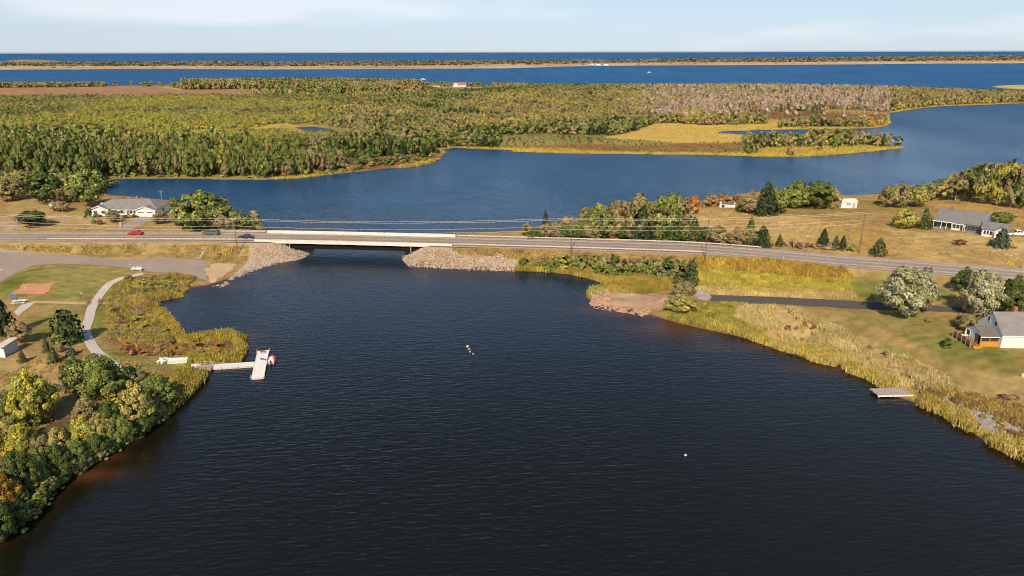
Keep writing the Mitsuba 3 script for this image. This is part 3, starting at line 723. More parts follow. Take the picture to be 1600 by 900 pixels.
# guy wires in yellow sleeves
for n, (bx, by, tx, ty) in enumerate(((347, 399, 350.5, 389), (351.5, 398.5, 352.5, 388.5), (356, 399, 358, 388.5), (360.5, 397.5, 363, 386))):
    a = hit(bx, by)[0]
    top = np.array([*poles[2][1][:2], poles[2][1][2] + poles[2][2] - .6 - .5 * n])
    b = a + (top - a) / np.linalg.norm(top - a) * 2.6
    k = thing('guy_wire', f'{("first","second","third","last")[n]} yellow-sleeved guy wire from the left, by the brown pole near the bridge', 'guy wire')
    part('cable', tube([a - [0, 0, .2], top], .018, 4), 'wire_metal', k)
    part('sleeve', tube([a, b], .075, 6), 'yellow_plastic', k)
rp = hit(1597, 419)[0]
kk, rp_, rh_, ro_ = wood_pole('pale power pole at the right end of the road', (1597, 419), (1603, 352), 'pole_pale')
for n, (bx, by) in enumerate(((1571, 416), (1576, 417), (1581, 417))):
    a = hit(bx, by)[0]
    top = np.array([*rp[:2], rp[2] + rh_ - 1 - .5 * n])
    b = a + (top - a) / np.linalg.norm(top - a) * 2.6
    k = thing('guy_wire', f'{("leftmost", "middle", "rightmost")[n]} yellow-sleeved guy wire by the pole at the right end of the road', 'guy wire')
    part('cable', tube([a - [0, 0, .2], top], .018, 4), 'wire_metal', k)
    part('sleeve', tube([a, b], .075, 6), 'yellow_plastic', k)
# slim posts at the near edge of the road by the reed bed
for n, (px, py, pt) in enumerate(((1223, 409, 400), (1236, 414, 404), (1250, 414, 405))):
    p = hit(px, py)[0]
    k = thing('marker_post', f'slim grey post on the near road verge, {("first", "second", "third")[n]} from the left above the reed bed', 'post')
    part('pole', tube([[*p[:2], p[2] - .3], [*p[:2], p[2] + tall(pt, p)]], .06, 6), 'galvanized', k)
# street lights
def street_light(label, base, top, arm, mat='pole_pale'):
    p = hit(*base)[0]
    h = tall(top, p)
    k = thing('street_lamp', label, 'lamp post')
    part('pole', tube([[*p[:2], p[2] - .3], [*p[:2], p[2] + h]], [.085, .06], 8), mat, k)
    a = np.array([p[0], p[1], p[2] + h])
    part('arm', tube([a, a + [arm * .6, 0, .08], a + [arm, 0, .05]], .04, 6), 'galvanized', k)
    part('lamp_head', box(a[0] + min(arm, arm * 1.6), a[0] + max(arm, arm * 1.6), a[1] - .14, a[1] + .14, a[2] - .03, a[2] + .13), 'plastic_white', k)
street_light('white street lamp at the far road edge below the hill field', (1254, 391), 369, .8)
street_light('white lamp post at the left edge of the park lawn by the parking lot', (9.5, 438), 421, -.4)
street_light('lamp post beside the footbridge on the concrete path', (133.5, 476), 458, -.4)
street_light('lamp post by the parking lot near the grey slab bench', (207, 425), 413, -.3)
street_light('slim lamp post beside the orange clay court', (47, 473), 449, -.3)

# ------------------------------------------------------------------ cars
def car(name, label, px, py, length, paint, kind, flip, yaw=None):
    if yaw is None:
        i = chain_of(px, py)
        t = _tan[i]
        o = np.array([*at(px, py, ZR)[0], ZR + .012])
        yaw = math.atan2(t[1], t[0])
    else:
        o = hit(px, py)[0]
        o[2] = height(o[:1], o[1:2])[0] + .02
    F = Frame(o, yaw + (math.pi if flip else 0))
    k = thing(name, label, 'car' if kind != 'pickup' else 'pickup truck')
    L = length / 2
    if kind == 'sedan':
        prof = [(-L, .35), (-L + .1, .22), (L - .1, .22), (L, .38), (L, .58), (L - .25, .70), (L - 1.25, .88), (-L + .9, .94), (-L + .06, .86), (-L, .62)]
        cab = [(L - 1.2, .87), (L - 2.0, 1.36), (-.9, 1.42), (-L + .75, .93)]
        W, wx, r = .90, (L - .95, -L + .95), .33
    elif kind == 'suv':
        prof = [(-L, .42), (-L + .1, .30), (L - .1, .30), (L, .45), (L, .78), (L - .2, .95), (L - 1.15, 1.06), (-L + .1, 1.10), (-L, .8)]
        cab = [(L - 1.2, 1.05), (L - 1.85, 1.66), (-L + .45, 1.70), (-L + .12, 1.09)]
        W, wx, r = .95, (L - .95, -L + .95), .37
    else:
        prof = [(-L, .50), (-L + .1, .38), (L - .1, .38), (L, .55), (L, .92), (L - .2, 1.06), (L - 1.3, 1.14), (-L, 1.12)]
        cab = [(L - 1.3, 1.13), (L - 2.0, 1.82), (-.55, 1.84), (-.75, 1.12)]
        W, wx, r = 1.0, (L - 1.0, -L + 1.15), .40
    body = prism_y(prof, -W, W)
    c = prism_y(cab, -W + .08, W - .08)
    zt = max(z for _, z in cab)
    v = c.vertices.copy()
    hi = v[:, 2] > zt - .15
    v[hi, 1] *= .84
    c.vertices = v
    part('body', [F.put(body), F.put(c)], paint, k, smooth=False)
    zb, (x1, _), (x2, z2), (x3, z3), (x4, _) = min(z for _, z in cab), *cab
    for s in (-1, 1):
        y0, y1 = s * (W - .075), s * ((W - .08) * .84 + .012)
        def side(a, b):
            lerp = lambda t, lo, hi_: lo + (hi_ - lo) * t
            pts = [(lerp(.15, x4, x3) + .12, zb + .07), (lerp(.15, x1, x2) - .12, zb + .07), (lerp(.9, x1, x2) - .1, zt - .09), (lerp(.9, x4, x3) + .1, zt - .09)]
            mid = (pts[0][0] + pts[1][0]) / 2
            q = [(min(max(x, a), b), z) for x, z in pts]
            return q
        for a, b in ((-9, -.12 if kind != 'pickup' else .25), (0.0 if kind != 'pickup' else .35, 9)):
            q = side(a, b)
            if q[1][0] - q[0][0] < .15: continue
            vv, n = [], len(q)
            for off in (.008, -.03):
                for x, z in q:
                    t = (z - zb) / (zt - zb)
                    vv.append([x, y0 + (y1 - y0) * t + s * off, z])
            m = trimesh.Trimesh(vv, [[0, 1, 2], [0, 2, 3], [4, 6, 5], [4, 7, 6], [0, 4, 5], [0, 5, 1], [1, 5, 6], [1, 6, 2], [2, 6, 7], [2, 7, 3], [3, 7, 4], [3, 4, 0]], process=False)
            m.fix_normals()
            part('side_window', F.put(m), 'glass', k)
    for nm, (xa, za), (xb, zb_) in (('windscreen', cab[0], cab[1]), ('rear_window', cab[3], cab[2])):
        sg = 1 if nm == 'windscreen' else -1
        vv = []
        for off in (.015, -.02):
            for t, sy in ((.12, -1), (.12, 1), (.88, 1), (.88, -1)):
                w = (W - .18) * (1 - .16 * t)
                vv.append([xa + (xb - xa) * t + sg * off, sy * w, za + (zb_ - za) * t + off])
        m = trimesh.Trimesh(vv, [[0, 1, 2], [0, 2, 3], [4, 6, 5], [4, 7, 6], [0, 4, 5], [0, 5, 1], [1, 5, 6], [1, 6, 2], [2, 6, 7], [2, 7, 3], [3, 7, 4], [3, 4, 0]], process=False)
        m.fix_normals()
        part(nm, F.put(m), 'glass', k)
    for s in (-1, 1):
        for x in wx:
            w = part('wheel', F.put(tube([[x, s * (W - .2), r], [x, s * (W + .015), r]], r, 14)), 'rubber', k)
            part('rim', F.put(tube([[x, s * (W - .1), r], [x, s * (W + .03), r]], r * .62, 10)), 'alloy', w)
        part('headlight', F.put(box(L - .12, L + .012, s * (W - .30) - .18, s * (W - .30) + .18, prof[3][1] + .1, prof[3][1] + .24)), 'plastic_white', k)
        part('tail_light', F.put(box(-L - .012, -L + .1, s * (W - .22) - .14, s * (W - .22) + .14, prof[-1][1] - .02, prof[-1][1] + .16)), 'lamp_red', k)
    if kind == 'pickup':
        part('cargo_bed', F.put(box(-L + .15, -.85, -W + .18, W - .18, 1.08, 1.135)), 'rubber', k)
    return k
car('car', 'red sedan driving along the road in front of the white bungalow', 212, 366.5, 4.7, 'red_paint', 'sedan', True)
car('car', 'grey sport utility vehicle on the road near the tree cluster', 330, 366.8, 5.3, 'grey_paint', 'suv', True)
car('car', 'dark blue sedan on the road next to the bridge end', 384, 372.6, 4.7, 'navy_paint', 'sedan', True)
car('pickup_truck', 'white pickup truck parked right of the blue-grey bungalow', 1588, 368.5, 5.8, 'white_gloss', 'pickup', False, -.05)

# ------------------------------------------------------------------ houses
def wall_window(F, parent, x, z, w, h, y, axis='y', frame='white_paint', panes=1):
    """A framed window on the front face (axis y, outward -y) or on a side face (axis x, outward by sign of y's offset)."""
    if axis == 'y':
        f = box(x - w / 2 - .08, x + w / 2 + .08, y - .07, y + .02, z - .08, z + h + .08)
        k = part('window', F.put(f), frame, parent)
        for n in range(panes):
            a = x - w / 2 + n * w / panes
            part('pane', F.put(box(a + .03, a + w / panes - .03, y - .085, y - .02, z + .02, z + h - .02)), 'glass', k)
    else:
        s = axis
        f = box(min(y, y + s * .07), max(y, y + s * .07), x - w / 2 - .08, x + w / 2 + .08, z - .08, z + h + .08)
        k = part('window', F.put(f), frame, parent)
        for n in range(panes):
            a = x - w / 2 + n * w / panes
            part('pane', F.put(box(min(y + s * .02, y + s * .085), max(y + s * .02, y + s * .085), a + .03, a + w / panes - .03, z + .02, z + h - .02)), 'glass', k)
    return k
def slabs(F, x0, x1, y0, y1, ze, rise, over=.4, th=.14, along='x'):
    """The two slopes of a gable roof as one solid; ridge along x or y."""
    if along == 'x':
        m_, h_ = (y0 + y1) / 2, (y1 - y0) / 2
        k = rise / h_
        pr = [(y0 - over, ze - over * k), (m_, ze + rise), (y1 + over, ze - over * k), (y1 + over, ze - over * k + th), (m_, ze + rise + th * 1.2), (y0 - over, ze - over * k + th)]
        return F.put(prism_x(pr, x0 - over, x1 + over))
    m_, h_ = (x0 + x1) / 2, (x1 - x0) / 2
    k = rise / h_
    pr = [(x0 - over, ze - over * k), (m_, ze + rise), (x1 + over, ze - over * k), (x1 + over, ze - over * k + th), (m_, ze + rise + th * 1.2), (x0 - over, ze - over * k + th)]
    return F.put(prism_y(pr, y0 - over, y1 + over))
def gable_wall(F, x0, x1, y0, y1, z0, ze, rise, along='x'):
    if along == 'x':
        return F.put(prism_x([(y0, z0), (y1, z0), (y1, ze), ((y0 + y1) / 2, ze + rise), (y0, ze)], x0, x1))
    return F.put(prism_y([(x0, z0), (x1, z0), (x1, ze), ((x0 + x1) / 2, ze + rise), (x0, ze)], y0, y1))
def hip_roof(F, x0, x1, y0, y1, ze, rise, i0, i1, over=.45, th=.16):
    x0, x1, y0, y1 = x0 - over, x1 + over, y0 - over, y1 + over
    ym = (y0 + y1) / 2
    v = [(x0, y0, ze), (x1, y0, ze), (x1, y1, ze), (x0, y1, ze), (x0, y0, ze + th), (x1, y0, ze + th), (x1, y1, ze + th), (x0, y1, ze + th), (x0 + i0, ym, ze + rise), (x1 - i1, ym, ze + rise)]
    f = [[0, 2, 1], [0, 3, 2], [0, 1, 5], [0, 5, 4], [1, 2, 6], [1, 6, 5], [2, 3, 7], [2, 7, 6], [3, 0, 4], [3, 4, 7], [4, 5, 9], [4, 9, 8], [5, 6, 9], [6, 7, 8], [6, 8, 9], [7, 4, 8]]
    return F.put(trimesh.Trimesh(v, f, process=False))

# the white bungalow left of the bridge
a, b = hit(143, 338.2)[0], hit(244, 339.2)[0]
W_ = np.linalg.norm((b - a)[:2])
F = Frame([a[0], a[1], (a[2] + b[2]) / 2], math.atan2(b[1] - a[1], b[0] - a[0]))
D_ = 10.5
h1 = thing('bungalow', 'long white bungalow with grey hip roof and double garage left of the bridge', 'house')
part('wall', F.put(box(0, W_ - .3, 1.6, D_, -.6, 2.65)), 'wall_white', h1)
part('wall', F.put(box(.002, W_ - .302, 1.604, D_ - .004, -.7, .45)), 'concrete', h1, label='grey foundation')
rf = part('roof', hip_roof(F, 0, W_ - .3, 1.6, D_, 2.65, 2.9, 6.0, 5.0), 'roof_grey', h1)
gx0, gx1 = W_ * .70, W_
for x0, x1, y0 in ((-.1, W_ * .255, .5), (gx0, gx1, -.2)):
    part('wall', gable_wall(F, x0, x1, y0, 5.0, -.6, 2.5, 1.35, 'y'), 'wall_white', h1)
    part('roof', slabs(F, x0, x1, y0, 6.4, 2.5, 1.35, .45, .15, 'y'), 'roof_grey', h1)
    part('gable_trim', [F.put(prism_y([(x0 - .5, 2.30), (x0 - .5, 2.52), ((x0 + x1) / 2, 4.02), ((x0 + x1) / 2, 3.78)], y0 - .5, y0 - .44)), F.put(prism_y([(x1 + .5, 2.30), ((x0 + x1) / 2, 3.78), ((x0 + x1) / 2, 4.02), (x1 + .5, 2.52)], y0 - .5, y0 - .44))], 'white_paint', h1)
wall_window(F, h1, W_ * .06, .95, 1.3, 1.2, .5, panes=2)
wall_window(F, h1, W_ * .19, .95, 1.7, 1.2, .5, panes=3)
for fx, w, n in ((.33, 2.6, 4), (.45, 1.0, 1), (.585, 1.0, 1), (.655, 1.6, 2)):
    wall_window(F, h1, W_ * fx, .8, w, 1.35, 1.6, panes=n)
part('door', F.put(box(W_ * .515, W_ * .515 + 1.0, 1.53, 1.61, -.1, 2.0)), 'wood_brown', h1)
for f in (.42, .48, .555, .615):
    part('shutter', F.put(box(W_ * f - .14, W_ * f + .14, 1.535, 1.602, .75, 2.2)), 'wall_blue', h1)
for cx in (gx0 + (gx1 - gx0) * .27, gx0 + (gx1 - gx0) * .73):
    g = part('garage_door', F.put(box(cx - 1.3, cx + 1.3, -.26, -.19, -.1, 2.05)), 'plastic_white', h1)
    part('pane', F.put(box(cx - 1.15, cx + 1.15, -.28, -.22, 1.55, 1.85)), 'glass', g)
    part('panel', [F.put(box(cx - 1.2, cx + 1.2, -.275, -.22, z, z + .42)) for z in (.05, .55, 1.05)], 'white_paint', g)
wall_window(F, h1, 6.0, .9, 1.4, 1.1, W_ - .3, axis=1, panes=2)
part('chimney', F.put(box(W_ * .585, W_ * .585 + .9, D_ / 2 + .9, D_ / 2 + 1.7, 4.2, 6.4)), 'brick_red', rf)
q = F.p(W_ - 2.0, D_ - 1, 0)
part('antenna_mast', [tube([q + [0, 0, 2.8], q + [0, 0, 8.0]], .05, 6), tube([q + [-.9, 0, 7.6], q + [.9, 0, 7.7]], .03, 4), tube([q + [-.6, 0, 6.9], q + [.6, 0, 7.0]], .03, 4)], 'galvanized', h1)
q = F.p(-.8, 9, 0)
tk = thing('satellite_dish', 'small white satellite dish on a post left of the white bungalow', 'satellite dish')
part('mast', tube([q + [0, 0, -.3], q + [0, 0, 2.2]], .05, 6), 'galvanized', tk)
dm = trimesh.creation.uv_sphere(.75, count=[8, 12])
dm.vertices = dm.vertices * [1, .25, 1] + q + [0, -.15, 2.6]
part('dish', dm, 'plastic_white', tk)

glossy('trim_blue', (.22, .27, .34), .5)
# the blue-grey bungalow on the right
a, b = hit(1461, 356.5)[0], hit(1537, 367)[0]
W_ = np.linalg.norm((b - a)[:2])
ang = math.atan2(b[1] - a[1], b[0] - a[0])
F = Frame([a[0], a[1], min(a[2], b[2]) + .2], ang)
h2 = thing('bungalow', 'low blue-grey bungalow with broad grey roof and porch on the right hill lawn', 'house')
D_ = 10.0
part('wall', gable_wall(F, 0, W_, 1.8, D_, -1.2, 2.5, 2.7, 'x'), 'wall_blue', h2)
rf = part('roof', slabs(F, 0, W_ - .5, 0.6, D_ + 1.2, 2.35, 3.1, .55, .16, 'x'), 'roof_blue_grey', h2)
part('roof', F.put(prism_x([(0.0, 2.22), (2.6, 3.45), (2.6, 3.6), (0.0, 2.37)], -1.0, W_ * .34)), 'roof_blue_grey', h2)
wx0, wx1 = W_ * .60, W_ * .97
part('wall', F.put(box(wx0, wx1, .3, 4, -1.2, 2.4)), 'wall_blue', h2)
part('roof', hip_roof(F, wx0, wx1, .3, 9.5, 2.4, 3.0, 3.2, 3.2), 'roof_blue_grey', h2)
part('bay', F.put(box(W_ * .34, W_ * .50, .4, 2.2, -1.2, 2.3)), 'wall_white', h2, label='white bay with two windows')
for f in (.38, .455):
    wall_window(F, h2, W_ * f, .6, .95, 1.25, .4)
for f, w in ((.06, 1.0), (.16, 1.4), (.26, 1.4)):
    wall_window(F, h2, W_ * f, .5, w, 1.3, 1.8, panes=2, frame='trim_blue')
for f, w in ((.68, 2.2), (.85, 2.6)):
    wall_window(F, h2, W_ * f, .55, w, 1.35, .3, panes=3, frame='trim_blue')
wall_window(F, h2, 5.5, 3.0, 1.2, .9, 0, axis=-1, frame='trim_blue')
wall_window(F, h2, 4.0, .6, 1.2, 1.2, 0, axis=-1, frame='trim_blue')
for x in (-.7, W_ * .11, W_ * .22, W_ * .33, W_ * .565, W_ * .60):
    part('porch_post', F.put(box(x - .08, x + .08, .1, .26, -1.2, 2.3)), 'white_paint', h2)
part('porch_floor', F.put(box(-1.0, W_ * .34, .05, 1.79, -1.1, -.1)), 'wood_grey', h2)
part('fascia', [F.put(box(-1.1, W_ * .34, -.12, -.06, 2.15, 2.38)), F.put(box(W_ * .34, wx0, .0, .06, 1.93, 2.16))], 'white_paint', h2)
part('chimney', F.put(box(2.2, 3.0, 5.2, 6.0, 4.6, 6.6)), 'brick_red', rf)
F2 = Frame(F.p(W_ * .97, -2.2, -.2), ang + .10)
part('wall', gable_wall(F2, 0, 6.4, 0, 6.5, -1.2, 2.5, 1.5, 'x'), 'wall_white', h2, label='white gabled garage wing')
part('roof', slabs(F2, 0, 6.4, 0, 6.5, 2.5, 1.5, .4, .15, 'x'), 'roof_blue_grey', h2)
part('wall', gable_wall(F2, 3.4, 6.4, -1.4, 1.0, -1.2, 2.4, .9, 'y'), 'wall_white', h2)
part('roof', slabs(F2, 3.4, 6.4, -1.4, 2.6, 2.4, .9, .35, .14, 'y'), 'roof_blue_grey', h2)
for x in (.7, 1.5, 2.3):
    wall_window(F2, h2, x + .1, .7, .65, 1.2, 0)
part('gable_trim', [F2.put(prism_y([(2.95, 2.0), (2.95, 2.25), (4.9, 3.48), (4.9, 3.24)], -1.82, -1.76)), F2.put(prism_y([(6.85, 2.0), (4.9, 3.24), (4.9, 3.48), (6.85, 2.25)], -1.82, -1.76))], 'white_paint', h2)
wall_window(F2, h2, 4.9, .5, .9, 1.3, -1.4)

# the white house with the deck at the right edge
a = hit(1562.5, 543.5)[0]
F = Frame([a[0], a[1], a[2]], -.02)
ze = tall(522.5, F.p(0, 0))
D_ = 8.4
h3 = thing('cottage', 'white cottage with dark grey roof, orange-sided porch and wooden deck near the water', 'house')
part('wall', gable_wall(F, 0, 13, 0, D_, -.6, ze, 3.4, 'x'), 'wall_white', h3)
rf = part('roof', slabs(F, 0, 13, 0, D_, ze, 3.4, .22, .14, 'x'), 'roof_grey', h3)
part('eave_board', F.put(box(-.2, 13.2, -.27, -.20, ze - .32, ze - .10)), 'white_paint', h3)
part('chimney', F.put(box(4.3, 5.0, D_ / 2 + .2, D_ / 2 + .9, ze + 2.9, ze + 4.5)), 'brick_red', rf)
wall_window(F, h3, 2.7, ze + .9, .7, 1.0, 0, axis=-1)
wall_window(F, h3, 5.0, ze + 1.2, .7, 1.0, 0, axis=-1)
wall_window(F, h3, 5.6, .9, 1.2, 1.1, 0, panes=2)
px0, py0, py1, zp = -3.9, .6, 5.8, ze - .55
part('porch_wall', F.put(box(px0, -.01, py0, py0 + .12, -.5, 1.15)), 'wood_orange', h3, label='orange wooden lower wall of the porch')
part('porch_wall', gable_wall(F, px0, px0 + .12, py0 + 1.8, py1, -.5, zp - .02, 1.25 * .99, 'x') if False else F.put(prism_x([(py0 + 2.1, -.5), (py1, -.5), (py1, zp), ((py0 + py1) / 2, zp + 1.3), (py0 + 2.1, zp + 1.05)], px0, px0 + .12)), 'wall_white', h3)
part('porch_wall', F.put(prism_x([(py0, zp - .05), (py0 + 2.1, zp - .05), (py0 + 2.1, zp + 1.05), (py0, zp)], px0 + .002, px0 + .118)), 'wall_white', h3)
part('porch_wall', F.put(box(px0, -.01, py1 - .12, py1, -.5, zp)), 'wall_white', h3)
part('porch_roof', slabs(F, px0, -.12, py0, py1, zp, 1.3, .22, .12, 'x'), 'roof_dark', h3)
for x in (px0 + .1, px0 + 1.95, -.12):
    part('porch_post', F.put(box(x - .09, x + .09, py0 + .01, py0 + .17, 1.15, zp)), 'wood_orange', h3)
for x in (px0 + 1.02, px0 + 2.9):
    part('porch_window', F.put(box(x - .8, x + .8, py0 + .05, py0 + .09, 1.17, zp - .04)), 'glass', h3)
part('eave_board', F.put(box(px0 - .22, -.02, py0 - .27, py0 - .215, zp - .26, zp - .06)), 'white_paint', h3)
wall_window(F, h3, py0 + 4.2, .9, 1.1, 1.2, px0, axis=-1)
part('door', F.put(box(px0 + .03, px0 + .09, py0 + .9, py0 + 1.95, .2, 2.1)), 'wood_brown', h3)
dk = part('deck', F.put(box(px0 - 2.1, px0 - .01, .3, 6.6, .28, .34)), 'wood_brown', h3)
for i in range(14):
    y = .32 + i * .448
    part('board', F.put(box(px0 - 2.1, px0 - .012, y, y + .42, .342, .385)), 'wood_brown', dk)
rl = part('deck_rail', [F.put(box(px0 - 2.1, px0 - 2.03, .3, 6.6, .39, 1.25)), F.put(box(px0 - 2.02, px0 - .3, 6.53, 6.6, .39, 1.25))], 'wood_brown', h3)
for y in (.34, 1.9, 3.4, 5.0, 6.5):
    part('rail_post', F.put(box(px0 - 2.16, px0 - 2.0, y - .06, y + .06, -.3, 1.34)), 'wood_grey', rl)
for i in range(4):
    part('step', F.put(box(px0 - 1.6, px0 + .1, -.05 - .33 * i, .28 - .33 * i, -.45, .26 - .17 * i)), 'wood_orange', h3)
q = F.p(px0 - 1.0, 4.2, .385)
tb = thing('deck_table', 'pale round table with a folded parasol on the cottage deck', 'table')
part('table_top', tube([q + [0, 0, .70], q + [0, 0, .75]], .65, 14), 'plastic_white', tb)
part('table_leg', tube([q, q + [0, 0, .7]], .06, 6), 'galvanized', tb)
part('parasol', tube([q + [0, 0, .9], q + [0, 0, 1.5], q + [0, 0, 2.3]], [.16, .2, .03], 8), 'pale_green_plastic', tb)
q = hit(1596, 590)[0]
bt = thing('tarped_mound', 'small pale turquoise covered object on the lawn at the right edge', 'cover')
m = trimesh.creation.icosphere(2, 1.0)
m.vertices = m.vertices * [1.2, .8, .75] * (1 + .12 * np.sin(m.vertices[:, :1] * 7 + m.vertices[:, 1:2] * 5)) + q + [1.2, 0, .3]
part('tarpaulin', m, 'pale_green_plastic', bt, smooth=True)

# sheds
def shed(key, label, base_l, base_r, depth, top, wallm, roofm, rise=.9, along='x', windows=0, ang=None, mono=False):
    a, b = hit(*base_l)[0], hit(*base_r)[0]
    w = np.linalg.norm((b - a)[:2])
    F = Frame([a[0], a[1], min(a[2], b[2])], math.atan2(b[1] - a[1], b[0] - a[0]) if ang is None else ang)
    z = tall(top, a)
    k = thing(key, label, 'shed')
    if mono:
        part('wall', F.put(prism_x([(0, -.5), (depth, -.5), (depth, z), (0, z - rise)], 0, w)), wallm, k)
        part('roof', F.put(prism_x([(-.25, z - rise - .25 * rise / depth), (depth + .25, z + .25 * rise / depth), (depth + .25, z + .1 + .25 * rise / depth), (-.25, z - rise + .1 - .25 * rise / depth)], -.2, w + .2)), roofm, k)
    else:
        part('wall', gable_wall(F, 0, w, 0, depth, -.5, z, rise, along), wallm, k)
        part('roof', slabs(F, 0, w, 0, depth, z, rise, .2, .1, along), roofm, k)
    for n in range(windows):
        wall_window(F, k, w * (.40 + .13 * n), z * .48, .62, .7, 0, panes=1)
    return k, F, w, z
k, F, w, z = shed('shed', 'small white shed with two windows beside the far inlet shore', (1314, 325.3), (1338.5, 325.3), 4.0, 314.8, 'wall_white', 'wall_white', .7, 'x', 2)
part('door', F.put(box(w * .72, w * .72 + .9, -.05, .02, 0, 1.9)), 'wood_grey', k)
k, F, w, z = shed('shed', 'grey metal shed with pale roof under the spruce at the left edge', (-4, 558), (7, 559), 4.2, 539.5, 'shed_grey', 'galvanized', .3, 'x', 0, mono=True)
part('door', F.put(box(w * .3, w * .3 + 1.3, -.05, .02, 0, 1.9)), 'plastic_white', k)
part('sill', F.put(box(-.1, w + .1, -.12, depth if False else 4.3, -.5, -.05)), 'concrete', k)
k, F, w, z = shed('low_shed', 'low white ruined outbuilding among red shrubs on the hill field', (1125, 324.2), (1147.5, 324.2), 3.0, 318.5, 'wall_white', 'roof_dark', .35, 'x', 0)
part('gable_post', [F.put(box(-.25, .35, -.08, .3, -.3, z + .9)), F.put(box(w - .4, w + .2, -.08, .3, -.3, z + .7))], 'wall_white', k)
part('opening', F.put(box(.6, 1.6, -.03, .02, .1, z - .4)), 'glass', k)
k, F, w, z = shed('shed', 'small white shed half hidden by trees behind the hedge at far left', (77, 324), (82, 325), 2.6, 318, 'wall_white', 'roof_grey', .5, 'x', 0)
# houses on the bay
def far_house(label, px, py, w, d, h, rise, wallm, roofm, along='x', wing=False, nwin=3, group=None):
    q = at(px, py, 1.6)[0]
    F = Frame([q[0] - w / 2, q[1], 1.4], 0)
    k = thing('far_house', label, 'house', group)
    part('wall', gable_wall(F, 0, w, 0, d, -1, h, rise, along), wallm, k)
    part('roof', slabs(F, 0, w, 0, d, h, rise, .5, .25, along), roofm, k)
    for n in range(nwin):
        wall_window(F, k, w * (n + .7) / (nwin + .4), .9, 1.2, 1.3, 0)
    if wing:
        part('wall', gable_wall(F, w * .1, w * .4, -3, 2, -1, h * 1.25, rise * .9, 'y'), wallm, k)
        part('roof', slabs(F, w * .1, w * .4, -3, d * .5, h * 1.25, rise * .9, .5, .25, 'y'), roofm, k)
    return k
far_house('white house with red-brown roof standing on the bay shore', 718, 136.2, 24, 10, 4.0, 4.0, 'wall_white', 'roof_brown', wing=True, nwin=4)
far_house('low grey-roofed building among trees left of the red-roofed house', 681, 136.2, 13, 7, 2.6, 1.6, 'wall_white', 'roof_grey')
far_house('small white house in the tree line beyond the curved field track', 562, 133.6, 11, 7, 3.0, 2.4, 'wall_white', 'roof_grey')
far_house('tiny grey cabin left of the curved field track by the trees', 672, 136.0, 6, 5, 2.6, 1.6, 'wood_grey', 'roof_dark', nwin=1)
for n, (px, py) in enumerate(((924, 101.5), (935, 101.8), (947, 101.9))):
    far_house(f'pale house on the barrier island, {("first", "second", "third")[n]} of three from the left', px, py, 20, 14, 6, 4, 'wall_white', 'roof_grey', nwin=2)

# ------------------------------------------------------------------ docks, boats, buoys
def plank_run(parent, F, x0, x1, y0, y1, z, n, mat, along='x', gap=.02, th=.05):
    for i in range(n):
        if along == 'x':
            a = x0 + (x1 - x0) * i / n
            b_ = box(a + gap, a + (x1 - x0) / n - gap, y0, y1, z, z + th)
        else:
            a = y0 + (y1 - y0) * i / n
            b_ = box(x0, x1, a + gap, a + (y1 - y0) / n - gap, z, z + th)
        part('plank', F.put(b_), mat, parent)
dk = thing('floating_dock', 'white T-shaped floating dock with plank segments off the left shore', 'dock')
A, B = at(324, 573, .45)[0], at(400, 568, .45)[0]
ang = math.atan2(B[1] - A[1], B[0] - A[0])
L_ = np.linalg.norm(B - A)
F = Frame([*A, 0], ang)
wid = 2.0
fl = part('walkway', F.put(box(0, L_, -wid / 2 + .05, wid / 2 - .05, .05, .42)), 'galvanized', dk)
plank_run(fl, F, 0, L_, -wid / 2, wid / 2, .421, 22, 'plastic_white')
C, E = at(411.5, 547.8, .45)[0], at(402.5, 590, .45)[0]
ang2 = math.atan2(E[1] - C[1], E[0] - C[0])
L2 = np.linalg.norm(E - C)
F3 = Frame([*((C + np.array([0.0, 0]))), 0], ang2)
hd = part('head', F3.put(box(0, L2, -1.1, 1.1, .05, .46)), 'galvanized', dk)
plank_run(hd, F3, 0, L2, -1.2, 1.2, .461, 18, 'plastic_white')
for x in (.4, L2 * .5, L2 - .4):
    for s in (-1.28, 1.28):
        part('pile', F3.put(tube([[x, s, -1.2], [x, s, .95]], .07, 8)), 'galvanized', dk)
for x in (L_ * .3, L_ * .65):
    part('pile', F.put(tube([[x, -1.08, -1.2], [x, -1.08, .85]], .06, 8)), 'galvanized', dk)
q = F3.p(L2 * .40, .4, .515)
cl = thing('dock_bench', 'dark low bench lying on the head of the white dock', 'bench')
Fb = Frame(q, ang2 + 1.0)
part('seat', Fb.put(box(-.7, .7, -.18, .18, .32, .38)), 'table_blue', cl)
for x in (-.55, .55):
    part('leg', Fb.put(box(x - .05, x + .05, -.16, .16, 0, .32)), 'galvanized', cl)
q = F3.p(L2 * .11, 0, .515)
cl = thing('life_ring_box', 'small grey equipment box at the far end of the white dock', 'box')
Fb = Frame(q, .4)
part('chest', Fb.put(box(-.45, .45, -.3, .3, 0, .4)), 'stone', cl)
part('lid', Fb.put(box(-.5, .5, -.34, .34, .402, .47)), 'brick_red', cl)
gw = thing('gangway', 'short grey wooden landing at the shore end of the white dock', 'gangway')
A2 = at(313, 573.5, .8)[0]
Fg = Frame([*A2, 0], ang)
fg = part('frame', Fg.put(box(-1.0, 2.2, -.95, .95, .35, .62)), 'wood_grey', gw)
plank_run(fg, Fg, -1.0, 2.2, -1.1, 1.1, .622, 9, 'wood_grey')
for s in (-1.05, 1.05):
    part('rail', Fg.put(box(-1.0, 2.2, s - .03, s + .03, 1.45, 1.52)), 'wood_grey', gw)
    for x in (-.95, .6, 2.15):
        part('post', Fg.put(box(x - .05, x + .05, s - .05, s + .05, -.3, 1.5)), 'wood_grey', gw)
A3 = hit(305.5, 574)[0]
rp2 = thing('landing_ramp', 'white sloped ramp plate between the grass and the grey landing', 'ramp')
